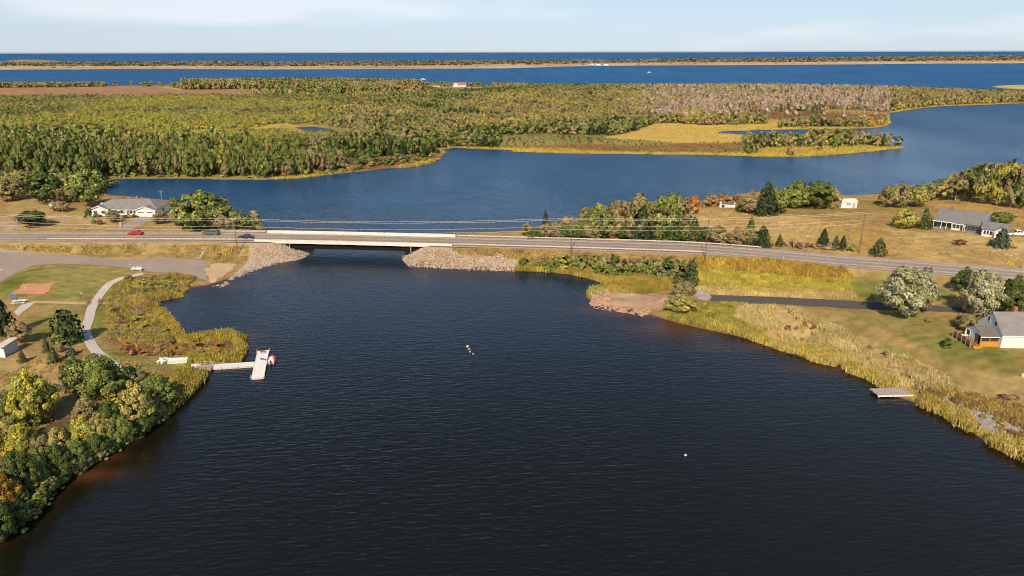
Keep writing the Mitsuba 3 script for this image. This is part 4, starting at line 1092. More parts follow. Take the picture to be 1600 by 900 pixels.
Fg2 = Frame([*A3[:2], A3[2] + .12], ang)
part('plate', Fg2.put(box(-1.0, .9, -.9, .9, .05, .14)), 'plastic_white', rp2)
part('kerb', [Fg2.put(box(-1.0, .9, s - .05, s + .05, .142, .24)) for s in (-.88, .88)], 'galvanized', rp2)
# inflatable-sided boat beside the dock
q = at(424, 563, .1)[0]
bo = thing('motor_boat', 'small white and red boat moored at the head of the dock', 'boat')
Fb = Frame([q[0], q[1], 0], ang2 + math.pi)
Fb.M = Fb.M * .85
path = np.array([[-2.0, -.85, .32], [0.4, -.88, .34], [1.5, -.62, .42], [2.15, 0, .5], [1.5, .62, .42], [.4, .88, .34], [-2.0, .85, .32]])
part('tube', Fb.put(tube(path, .2, 10)), 'red_paint', bo, smooth=True)
part('hull', Fb.put(trimesh.convex.convex_hull(np.array([[-1.9, -.75, .0], [-1.9, .75, .0], [1.2, .5, .05], [1.2, -.5, .05], [1.95, 0, .25], [-1.9, -.75, .3], [-1.9, .75, .3], [1.4, .5, .36], [1.4, -.5, .36]]))), 'white_gloss', bo)
part('seat', Fb.put(box(-1.1, -.5, -.6, .6, .38, .62)), 'plastic_white', bo)
part('console', Fb.put(trimesh.convex.convex_hull(np.array([[.1, -.35, .3], [.1, .35, .3], [.75, .35, .3], [.75, -.35, .3], [.2, -.3, .95], [.2, .3, .95], [.5, .3, .95], [.5, -.3, .95]]))), 'plastic_white', bo)
part('outboard_motor', [Fb.put(box(-2.45, -2.05, -.18, .18, .45, .95)), Fb.put(box(-2.3, -2.15, -.07, .07, -.4, .45))], 'rubber', bo)
# boats lying in the grass by the dock
def hull_mesh(L, W, h):
    st = np.linspace(-1, 1, 9)
    v = []
    for s in st:
        w = W / 2 * (1 - max(s, -.55 if s < 0 else s) ** 4 if s > 0 else 1 - .25 * s * s)
        w = max(w, .04)
        v += [[s * L / 2, -w, h], [s * L / 2, -w * .7, h * .25], [s * L / 2, 0, 0], [s * L / 2, w * .7, h * .25], [s * L / 2, w, h]]
    f = []
    for i in range(8):
        for j in range(4):
            a = i * 5 + j
            f += [[a, a + 5, a + 6], [a, a + 6, a + 1]]
        f += [[i * 5, i * 5 + 4, i * 5 + 9], [i * 5, i * 5 + 9, i * 5 + 5]]
    f += [[0, 1, 2], [0, 2, 3], [0, 3, 4], [40, 42, 41], [40, 43, 42], [40, 44, 43]]
    m = trimesh.Trimesh(v, f, process=False)
    m.fix_normals()
    return m
pb = thing('upturned_boat', 'flat pale green upturned boat lying in the grass by the dock', 'boat')
q = hit(279, 566)[0]
Fb = Frame([*q[:2], q[2] + .75], ang + .02)
m = trimesh.convex.convex_hull(np.array([[x, y * (1.0 if z < 0 else .86), z] for x in (-1.9, 1.9) for y in (-.85, .85) for z in (-.7, -.05)]))
part('hull', Fb.put(m), 'pale_green_plastic', pb)
part('keel', [Fb.put(box(-1.8, 1.8, y - .05, y + .05, -.05, .02)) for y in (-.45, 0, .45)], 'plastic_white', pb)
part('transom', Fb.put(box(1.902, 1.95, -.7, .7, -.65, -.1)), 'plastic_white', pb)
for n, (px, py, sc, an, lb) in enumerate(((257, 565.5, 1.0, 1.2, 'white pedal boat on the grass, the leftmost craft by the dock'), (269, 565, .7, .2, 'small white dinghy between the pedal boat and the upturned boat'))):
    q = hit(px, py)[0]
    Fb = Frame([*q[:2], q[2] + .02], an)
    k = thing('pedal_boat' if n == 0 else 'dinghy', lb, 'boat')
    for s in ((-.5, .5) if n == 0 else (0,)):
        m = hull_mesh(2.4 * sc, (.7 if n == 0 else 1.2) * sc, .55 * sc)
        m.apply_translation([0, s, 0])
        part('hull', Fb.put(m), 'white_gloss', k)
    part('seat', Fb.put(box(-.5 * sc, -.1 * sc, -.55 * sc, .55 * sc, .56 * sc, .75 * sc)), 'plastic_white', k)
    if n == 0:
        part('backrest', Fb.put(box(-.62, -.5, -.55, .55, .56, 1.15)), 'pale_green_plastic', k)
        part('deck', Fb.put(box(-.95, .95, -.45, .45, .5, .559)), 'pale_green_plastic', k)
# the wooden dock on the right shore
wd = thing('wooden_dock', 'weathered grey wooden dock tilting into the water at the right shore', 'dock')
A, B = at(1371.5, 618.5, .5)[0], at(1427, 615.5, .7)[0]
C = at(1365.5, 608, .5)[0]
ang = math.atan2(B[1] - A[1], B[0] - A[0])
L_ = np.linalg.norm(B - A)
wid = np.linalg.norm(C - A)
F = Frame([*A, 0], ang)
fr = part('frame', [F.put(box(.02, L_ - .02, y, y + .14, .28, .52)) for y in (.0, wid / 2, wid - .14)], 'wood_grey', wd)
plank_run(fr, F, 0, L_, -.05, wid + .05, .522, 26, 'wood_grey')
for x in (.3, L_ * .53, L_ - .5):
    for y in (.05, wid - .05):
        part('post', F.put(tube([[x, y, -1.3], [x, y, .51]], .09, 8)), 'wood_brown', wd)
part('fascia', F.put(box(0, L_, -.10, -.052, .3, .56)), 'plastic_white', wd, label='pale front edge board')
part('shore_plank', F.put(prism_y([(L_ - .1, .48), (L_ + 1.0, .15), (L_ + 1.0, .27), (L_ - .1, .60)], .0, .4)), 'wood_grey', wd)
# buoys
def buoy(key, label, px, py, r, mat, z=.1, sq=1.0):
    q = at(px, py, 0)[0]
    k = thing(key, label, 'buoy')
    m = trimesh.creation.icosphere(2, r)
    m.vertices = m.vertices * [1, 1, sq] + [*q, z]
    part('float', m, mat, k, smooth=True)
    part('eye', tube([[*q, z + r * sq * .95], [*q, z + r * sq * 1.25]], r * .16, 6), 'galvanized', k)
buoy('buoy', 'white elongated buoy, farthest of the small cluster in mid water', 730.5, 542.0, .30, 'plastic_white', .1, .7)
buoy('buoy', 'orange buoy, second of the cluster in mid water', 733.4, 546.0, .23, 'orange_plastic', .1, .9)
buoy('buoy', 'orange buoy, third of the cluster in mid water', 734.4, 550.2, .23, 'orange_plastic', .1, .9)
buoy('buoy', 'tiny white buoy, nearest of the cluster in mid water', 739.3, 553.3, .14, 'plastic_white', .06, .9)
buoy('buoy', 'lone white buoy in the open water nearest the camera', 1071, 712, .2, 'plastic_white', .1, .9)
# boats on the bay
for n, (px, py, L, lb, wk) in enumerate(((661, 124.6, 12, 'white cabin boat heading left on the bay leaving a wake', (664, 1.0)), (1014, 113.6, 11, 'white speedboat far out on the bay', (1019, 1.0)), (655, 128.8, 4, 'tiny white skiff close to the bay shore trees', None))):
    q = at(px, py, 0)[0]
    Fb = Frame([*q, -.3], math.pi)
    k = thing('bay_boat', lb, 'boat')
    part('hull', Fb.put(hull_mesh(L, L * .32, L * .16 + .3)), 'white_gloss', k)
    part('cabin', Fb.put(trimesh.convex.convex_hull(np.array([[x * L, y * L, z * L + .3] for x, y, z in ((-.1, -.11, .16), (-.1, .11, .16), (.2, .1, .16), (.2, -.1, .16), (-.08, -.1, .3), (-.08, .1, .3), (.1, .09, .3), (.1, -.09, .3))]))), 'plastic_white', k)
    part('windscreen', Fb.put(box(.105 * L, .17 * L, -.085 * L, .085 * L, .19 * L + .3, .24 * L + .3)), 'glass', k)
# park furniture
q = hit(31, 474)[0]
k = thing('picnic_table', 'white picnic table on the paved pad beside the spruce', 'table')
Fb = Frame(q, .2)
part('table_top', Fb.put(box(-1.6, 1.6, -.5, .5, .74, .82)), 'plastic_white', k)
for s in (-.95, .95):
    part('bench_seat', Fb.put(box(-1.6, 1.6, s - .16, s + .16, .42, .49)), 'plastic_white', k)
for x in (-1.0, 1.0):
    part('leg', Fb.put(box(x - .08, x + .08, -1.05, 1.05, .0, .4)), 'galvanized', k)
    part('leg', Fb.put(box(x - .06, x + .06, -.35, .35, .4, .738)), 'galvanized', k)
q = hit(23, 474)[0]
k = thing('information_board', 'dark blue information board standing behind the white picnic table', 'sign')
part('panel', box(q[0] - .8, q[0] + .8, q[1] - .06, q[1] + .06, q[2] + 1.0, q[2] + 2.4), 'table_blue', k)
for s in (-.7, .7):
    part('post', box(q[0] + s - .06, q[0] + s + .06, q[1] - .055, q[1] + .055, q[2] - .3, q[2] + 1.0), 'wood_brown', k)
q = hit(214, 423)[0]
k = thing('slab_bench', 'low grey and dark slab bench at the head of the concrete path', 'bench')
Fb = Frame(q, -.05)
part('seat', Fb.put(box(-1.5, 1.5, -.45, .45, .5, .66)), 'plastic_white', k)
part('backrest', Fb.put(box(-1.5, 1.5, .30, .44, .665, 1.05)), 'galvanized', k)
for x in (-1.2, 1.2):
    part('leg', Fb.put(box(x - .15, x + .15, -.4, .4, -.2, .5)), 'concrete', k)
q = hit(142.5, 475)[0]
k = thing('footbridge', 'tiny dark railed footbridge where the concrete path crosses the dirt track', 'footbridge')
i = np.argmin(np.linalg.norm(PATHLINE - q[:2], axis=1))
tt = PATHLINE[min(i + 1, len(PATHLINE) - 1)] - PATHLINE[max(i - 1, 0)]
Fb = Frame([*PATHLINE[i], q[2] + .02], math.atan2(tt[1], tt[0]))
fb = part('deck', Fb.put(box(-1.3, 1.3, -1.15, 1.15, .02, .10)), 'concrete', k)
for s in (-1.2, 1.2):
    r_ = part('railing', [Fb.put(box(-1.4, 1.4, s - .05, s + .05, z, z + .12)) for z in (.45, .85)], 'brick_red', k)
    for x in (-1.3, 0, 1.3):
        part('post', Fb.put(box(x - .06, x + .06, s - .06, s + .06, -.2, 1.0)), 'wood_brown', r_)
# a drain chute down the embankment
a, b = hit(309.5, 404)[0], hit(319, 387)[0]
k = thing('drain_chute', 'grey stone drain chute running down the embankment to the parking lot', 'drain')
dv = b - a
n_ = np.array([-dv[1], dv[0], 0]) / np.linalg.norm(dv[:2])
for t in range(9):
    c0, c1 = a + dv * (t / 9), a + dv * ((t + .9) / 9)
    v = []
    for c in (c0, c1):
        for s, zz in ((-.75, .16), (-.45, .07), (.45, .07), (.75, .16), (.75, -.2), (-.75, -.2)):
            cc = c + n_ * s
            v.append([cc[0], cc[1], float(height(cc[:1], cc[1:2])[0]) + zz])
    m = trimesh.Trimesh(v, [[i_, (i_ + 1) % 6, 6 + (i_ + 1) % 6] for i_ in range(6)] + [[i_, 6 + (i_ + 1) % 6, 6 + i_] for i_ in range(6)] + [[0, 5, 1], [1, 5, 4], [1, 4, 2], [2, 4, 3], [6, 7, 11], [7, 10, 11], [7, 8, 10], [8, 9, 10]], process=False)
    m.fix_normals()
    part('slab', m, 'stone', k)
q = hit(1149, 377.5)[0]
k = thing('road_sign', 'blue road sign seen from behind at the far road edge by the trees', 'sign')
part('panel', box(q[0] - .55, q[0] + .55, q[1] - .03, q[1] + .03, q[2] + 1.3, q[2] + 2.6), 'sign_blue', k)
part('post', tube([[*q[:2] + [0, .08], q[2] - .3], [*(q[:2] + [0, .08]), q[2] + 2.5]] if False else [[q[0], q[1] + .09, q[2] - .3], [q[0], q[1] + .09, q[2] + 2.5]], .05, 6), 'galvanized', k)

# ------------------------------------------------------------------ stones
def stone_field(key, label, pts, size, mat, seed, cat=None, flat=.7):
    rng = np.random.default_rng(seed)
    base = trimesh.creation.icosphere(1, 1.0) if len(pts) < 350 else trimesh.creation.icosahedron()
    n = len(base.vertices)
    V, Fc = [], []
    for i, (x, y) in enumerate(pts):
        s = size * rng.uniform(.5, 1.1) * (1 if rng.random() < .85 else 1.8)
        v = base.vertices * rng.uniform(.75, 1.25, (n, 1)) * [s * rng.uniform(.8, 1.4), s * rng.uniform(.8, 1.3), s * flat * rng.uniform(.7, 1.2)]
        a = rng.uniform(0, 6.28)
        v = v @ np.array([[math.cos(a), math.sin(a), 0], [-math.sin(a), math.cos(a), 0], [0, 0, 1]])
        V.append(v + [x, y, 0])
        Fc.append(base.faces + i * n)
    pts = np.asarray(pts)
    z = height(pts[:, 0], pts[:, 1])
    V = np.vstack(V)
    V[:, 2] += np.repeat(np.maximum(z, -.25) + size * .12, n)
    k = numbered(key)
    scene[k] = mikit.ply((V, np.vstack(Fc)), mat)
    tag(k, label, 'stones', None, 'stuff')
def scatter_in(area, n, seed, extra=None):
    rng = np.random.default_rng(seed)
    x0, y0, x1, y1 = area.poly.bounds
    out = []
    while len(out) < n:
        p = np.stack([rng.uniform(x0, x1, 4000), rng.uniform(y0, y1, 4000)], 1)
        p = p[shapely.contains_xy(area.poly, p[:, 0], p[:, 1])]
        if extra is not None: p = p[extra(p)]
        out += list(p)
    return np.array(out[:n])
def wzone(pts, z):
    return Area(None, step=.6, w=world(pts, z))
on_slope = lambda p: (height(p[:, 0], p[:, 1]) < 4.2) & (height(p[:, 0], p[:, 1]) > -.35) & (ROADTREE.query(p)[0] > 5.9)
in_cone = lambda p: (height(p[:, 0], p[:, 1]) < ZD - .8) & (height(p[:, 0], p[:, 1]) > -.35)
stone_field('riprap_stones', 'pale pinkish riprap stones on the slope left of the bridge opening', scatter_in(wzone([(358, 442), (354, 434), (380, 416), (392, 402), (392, 384), (432, 384), (488, 386), (482, 397), (450, 410), (400, 424), (362, 440)], .8), 2600, 1, in_cone), .27, 'stone', 2)
stone_field('riprap_stones', 'pale pinkish riprap stones on the slope right of the bridge opening', scatter_in(wzone([(626, 388), (668, 386), (705, 388), (712, 399), (750, 401), (808, 403), (806, 424), (737, 424), (675, 420), (640, 413), (628, 402)], .8), 2700, 3, in_cone), .27, 'stone', 4)
stone_field('shore_boulders', 'reddish sandstone boulders around the tip of the small point', scatter_in(wzone([(921, 470), (928, 460), (948, 452), (952, 462), (950, 476), (975, 478), (1015, 484), (1010, 494), (955, 483), (926, 478)], .5), 300, 5), .42, 'red_stone', 6)
stone_field('stone_pile', 'pile of pale grey stones at the end of the asphalt lane', scatter_in(wzone([(1083, 460), (1095, 455), (1107, 460), (1108, 470), (1092, 469)], 1.2), 110, 7), .4, 'grey_stone', 8)
stone_field('shore_driftwood_stones', 'grey stones and bleached debris along the reeds at the lower right shore', scatter_in(wzone([(1462, 615), (1485, 622), (1545, 645), (1600, 668), (1600, 690), (1540, 668), (1480, 636)], .8), 900, 9), .30, 'grey_stone', 10, flat=.5)
stone_field('riprap_stones', 'riprap stones below the boat ramp at the water', scatter_in(wzone([(330, 446), (352, 438), (362, 436), (358, 444), (335, 450)], .2), 160, 11), .28, 'stone', 12)

# ------------------------------------------------------------------ plants: unit meshes (height 1, width 1) of many leaf clusters
PAL = {'dark': (.050, .070, .022), 'green': (.100, .130, .038), 'lime': (.205, .218, .055), 'olive': (.175, .170, .072), 'yellow': (.42, .33, .04), 'orange': (.38, .19, .04), 'rust': (.25, .12, .05), 'brown': (.25, .17, .095),
       'silver': (.27, .275, .175), 'conifer': (.042, .062, .030), 'bluecon': (.075, .10, .072), 'heath': (.165, .085, .06), 'grey': (.34, .27, .23), 'gold': (.31, .255, .08), 'straw': (.44, .33, .15), 'pine': (.065, .085, .035)}
SECOND = {'green': 'lime', 'lime': 'yellow', 'olive': 'brown', 'dark': 'green', 'silver': 'olive', 'brown': 'olive', 'rust': 'orange', 'orange': 'lime', 'yellow': 'lime', 'gold': 'green', 'conifer': 'dark', 'bluecon': 'conifer', 'heath': 'rust', 'grey': 'brown', 'straw': 'gold', 'pine': 'olive'}
def unit(v):
    return v / np.maximum(np.linalg.norm(v, axis=-1, keepdims=True), 1e-9)
def leaf_cards(c, n, size, rng, col, lengthen=1.0, rough=.45):
    """Quads at c facing roughly n."""
    m = len(c)
    face = unit(n + rng.normal(0, .55, (m, 3)))
    a = unit(np.cross(face, rng.normal(0, 1, (m, 3))))
    b = np.cross(face, a)
    s = (size * rng.uniform(.6, 1.35, m))[:, None]
    q = np.stack([c - a * s * lengthen - b * s * .45, c + a * s * .2 * lengthen - b * s, c + a * s * lengthen + b * s * .3, c - a * s * .3 * lengthen + b * s], 1)
    sn = unit(n * .75 + face * rough)
    idx = np.arange(m)[:, None] * 4
    f = np.vstack([idx + [0, 1, 2], idx + [0, 2, 3]])
    return q.reshape(-1, 3), f, np.repeat(sn, 4, 0), np.repeat(col, 4, 0)
def tint(colour, m, rng, second=.25, spread=.35):
    c = np.tile(np.array(PAL[colour]), (m, 1))
    pick = rng.random(m) < second
    c[pick] = PAL[SECOND[colour]]
    return c * rng.uniform(1 - spread, 1 + spread, (m, 1)) * rng.uniform(.93, 1.07, (m, 3))
def crown_mesh(form, colour, clumps, leaves, size, seed):
    rng = np.random.default_rng(seed)
    C, N, K = [], [], []
    if form in ('round', 'tall', 'wide', 'shrub'):
        z0 = {'round': .0, 'tall': .02, 'wide': .10, 'shrub': -.05}[form]
        lob = rng.uniform(0, 6.28, 3)
        for i in range(clumps):
            u, ph = rng.uniform(-1, 1) if form != 'shrub' else rng.uniform(-.1, 1), rng.uniform(0, 2 * np.pi)
            r = rng.uniform(.55, 1.0) ** .6
            wob = 1 + .18 * math.sin(2 * ph + lob[0]) + .12 * math.sin(3 * ph + lob[1])
            rr = math.sqrt(max(0, 1 - u * u)) * r * wob
            if form == 'tall': rr *= .85 - .25 * u
            if u < 0: rr = (.30 * (1 + u) + rr) if form != 'wide' else rr * (1 + .25 * u)
            cen = np.array([rr * math.cos(ph) * .40, rr * math.sin(ph) * .40, z0 + (1 - z0) * (.47 + .44 * u * r * rng.uniform(.85, 1.08)) if form != 'shrub' else .05 + .8 * max(u, 0) * r])
            cr = rng.uniform(.07, .14) * (1.35 if clumps < 18 else 1)
            soft = leaves < 40
            d = unit(rng.normal(0, 1, (leaves, 3)) + [0, 0, .7 if soft else .35])
            pos = cen + d * np.array([cr, cr, cr * .8]) * rng.uniform(.55, 1.05, (leaves, 1))
            ax = unit(cen - np.array([0, 0, z0 + (1 - z0) * .42]))
            C.append(pos)
            N.append(unit(d * (.25 if soft else .7) + ax * .5 + [0, -0, .35 if soft else .15]))
            K.append((tint(colour, leaves, rng, rng.choice([.1, .25, .6])) * rng.uniform(.78, 1.22) if not soft else tint(colour, leaves, rng, .18, .14) * rng.uniform(.88, 1.12)) * (1.5 if leaves < 12 else 1.24 if soft else 1.38))
    elif form == 'conifer' or form == 'slim' or form == 'pine':
        for i in range(clumps):
            t = (i + rng.uniform(-.3, .3)) / clumps
            z = .06 + .92 * t
            R = .5 * (1 - t) ** (.8 if form != 'pine' else .45) * rng.uniform(.75, 1.1) + .015
            if form == 'pine' and t < .15: R *= .8
            nb = max(4, int(leaves * (1 - t) ** .6))
            ph = rng.uniform(0, 2 * np.pi) + np.arange(nb) * 2 * np.pi / nb + rng.normal(0, .22, nb)
            per = 3 if leaves > 10 else 2
            for k in range(per):
                fr = (k + 1) / per * rng.uniform(.8, 1.05, nb)
                rad = R * fr
                C.append(np.stack([rad * np.cos(ph), rad * np.sin(ph), z - .06 * fr * (1 - t) + rng.normal(0, .012, nb) + (.06 * fr if form == 'pine' else 0)], 1))
                N.append(unit(np.stack([np.cos(ph) * .8, np.sin(ph) * .8, np.full(nb, .55)], 1)))
                K.append(tint(colour, nb, rng, .2))
    C, N, K = np.vstack(C), np.vstack(N), np.vstack(K)
    return leaf_cards(C, N, size, rng, K, 1.0 if form not in ('conifer', 'slim') else 1.25, .45 if leaves > 40 or (leaves > 15 and form in ('conifer', 'pine')) else .15)
def ply_raw(v, f, n, c, bsdf):
    path = meshkit.write_ply((v, f), False, None, c, normals=n)
    return {'type': 'ply', 'filename': path, 'face_normals': False, 'bsdf': {'type': 'ref', 'id': bsdf}}
LOD = {'near': {'round': (105, 105, .0175), 'tall': (105, 100, .017), 'wide': (100, 100, .018), 'shrub': (36, 80, .032), 'conifer': (26, 20, .040), 'pine': (18, 24, .055)},
       'semi': {'round': (72, 52, .027), 'tall': (66, 52, .026), 'wide': (72, 52, .027), 'shrub': (20, 45, .055), 'conifer': (24, 16, .044), 'pine': (16, 18, .06)},
       'mid': {'round': (30, 26, .048), 'tall': (28, 26, .046), 'wide': (26, 26, .056), 'shrub': (13, 22, .085), 'conifer': (17, 12, .058), 'pine': (12, 14, .075)},
       'far': {'round': (20, 11, .08), 'tall': (18, 11, .075), 'wide': (18, 10, .08), 'shrub': (11, 10, .105), 'conifer': (11, 8, .08), 'pine': (8, 7, .10)}}
NVAR = {'near': 3, 'semi': 3, 'mid': 3, 'far': 2}
_plies = {}
def crown_ply(form, colour, lod, var):
    key = (form, colour, lod, var)
    if key not in _plies:
        _plies[key] = ply_raw(*crown_mesh(form, colour, *LOD[lod][form], abs(hash((form, lod))) % 1 + var * 17 + len(form) * 5 + len(colour)), 'foliage')
    return _plies[key]
def limb_mesh(rng, base=.03):
    ms = [tube([[0, 0, -.04], [.01, 0, .25], [-.005, .01, .5], [0, 0, .78]], [base, base * .75, base * .5, base * .15], 6)]
    for i in range(5):
        z, a, L = rng.uniform(.22, .6), rng.uniform(0, 6.28), rng.uniform(.18, .34)
        ms.append(tube([[0, 0, z], [L * .5 * math.cos(a), L * .5 * math.sin(a), z + .10], [L * math.cos(a), L * math.sin(a), z + .24]], [base * .5, base * .35, base * .1], 4))
    return trimesh.util.concatenate(ms)
_rt = np.random.default_rng(5)
TRUNKS = {m: [mikit.ply(limb_mesh(_rt), m, smooth=True) for _ in range(3)] for m in ('bark', 'pale_bark')}
STEMS = {m: [mikit.ply(tube([[0, 0, -.04], [0, 0, .5], [0, 0, .97]], [.03, .02, .004], 5), m, smooth=True)] for m in ('bark', 'pale_bark')}
def bare_mesh(seed, n=11, r=.018):
    rng = np.random.default_rng(seed)
    ms = [tube([[0, 0, -.04], [.01, .01, .4], [-.01, 0, 1]], [r * 1.5, r, r * .25], 5)]
    for i in range(n):
        z, a, L = rng.uniform(.25, .9), rng.uniform(0, 6.28), rng.uniform(.15, .42)
        ms.append(tube([[0, 0, z], [L * .6 * math.cos(a), L * .6 * math.sin(a), z + .06], [L * math.cos(a), L * math.sin(a), z + .16]], [r * .5, r * .4, r * .15], 3))
    return trimesh.util.concatenate(ms)
mottled('dead_wood', (.40, .33, .29), .3, 1.0, .3)
BARE = [mikit.ply(bare_mesh(s), 'dead_wood') for s in range(3)]
def depth_of(p):
    return float((np.asarray(p) - CAM) @ FWD)
_tr = np.random.default_rng(77)
POS = {}
def plant_at(name, cat, label, p, h, w, form, colour, lod, group=None, bark='bark'):
    k = thing(name, label, cat, group)
    POS[k] = [float(np.ravel(q)[0]) for q in project(p)]
    M = T().translate([float(p[0]), float(p[1]), float(p[2])]).rotate([0, 0, 1], float(_tr.uniform(0, 360))).scale([float(w), float(w), float(h)])
    scene[k + '__crown' if form != 'shrub' else k + '__foliage'] = {**crown_ply(form, colour, lod, int(_tr.integers(NVAR[lod]))), 'to_world': M}
    if form != 'shrub':
        st = (TRUNKS if form in ('round', 'tall', 'wide') else STEMS)[bark]
        scene[k + '__trunk'] = {**st[int(_tr.integers(len(st)))], 'to_world': M}
    return k
def plant(label, px, py, top, wpx, form, colour, lod='near', group=None, bark='bark', name=None):
    p = hit(px, py)[0]
    h = max(tall(top, p), .5)
    w = wpx * depth_of(p) / FPX * 1.08
    nm, cat = {'shrub': ('shrub', 'shrub'), 'conifer': ('spruce_tree', 'tree'), 'pine': ('pine_tree', 'tree')}.get(form, ('broadleaf_tree', 'tree'))
    return plant_at(name or nm, cat, label, p, h, w, form, colour, lod, group, bark)

WORD = {'green': 'green', 'olive': 'olive', 'lime': 'yellow-green', 'gold': 'golden', 'brown': 'brownish', 'grey': 'greyish', 'orange': 'orange', 'rust': 'rusty', 'dark': 'dark green', 'conifer': 'blackish green', 'pine': 'deep green', 'heath': 'purplish red', 'bluecon': 'bluish'}
MARKS = [(30, 300, 'at the far left'), (120, 290, 'left of the white bungalow'), (250, 290, 'behind the white bungalow'), (340, 290, 'behind the roadside tree cluster'), (430, 275, 'left of the yellow shore trees'), (500, 268, 'below the pond'), (600, 258, 'by the red heath shore'),
         (675, 248, 'at the cape'), (760, 225, 'right of the cape'), (860, 222, 'above the heath strip'), (950, 212, 'at the marsh corner'), (1180, 238, 'at the left of the island'), (1280, 238, 'at the middle of the island'), (1370, 232, 'at the island tip'), (1100, 170, 'above the marsh'), (1500, 158, 'at the far right'),
         (185, 455, 'near the path head'), (240, 445, 'near the boat ramp'), (285, 445, 'at the ramp shore'), (170, 490, 'near the footbridge'), (215, 490, 'in the upper marsh'), (250, 515, 'by the small bay'), (190, 540, 'near the path bend'), (250, 550, 'above the upturned boats'), (310, 545, 'above the dock landing'), (345, 545, 'at the marsh tip'),
         (880, 410, 'near the riprap'), (930, 412, 'below the second pole'), (980, 415, 'above the reeds'), (1030, 420, 'left of the dark spruce'), (1070, 425, 'beside the dark spruce'), (840, 365, 'at its left end'), (900, 365, 'near the pointed spruce'), (960, 365, 'left of the tall trees'), (1010, 365, 'under the tall trees'), (1060, 368, 'right of the tall trees'), (1110, 372, 'near the tall pole'), (1160, 378, 'near the blue sign'),
         (930, 335, 'at the left'), (1110, 320, 'left of it'), (1150, 315, 'right of it'), (1240, 385, 'by the lamp'), (1300, 388, 'by the young spruces'), (1180, 330, 'at its left'), (1250, 318, 'above the white shed'), (1260, 520, 'near the lane'), (1520, 640, 'near the lower right edge'),
         (20, 800, 'near the corner'), (60, 760, 'at the shaded edge'), (30, 700, 'at the left edge'), (100, 730, 'above the shallows'), (150, 690, 'in the middle'), (200, 660, 'by the gold tree'), (240, 640, 'by the reeds')]
def shown(label_colour, form, h, px, py, place):
    m = min(MARKS, key=lambda q: (q[0] - px) ** 2 + (3 * (q[1] - py)) ** 2)[2]
    return f"{WORD.get(label_colour, label_colour)} {place} {m}"
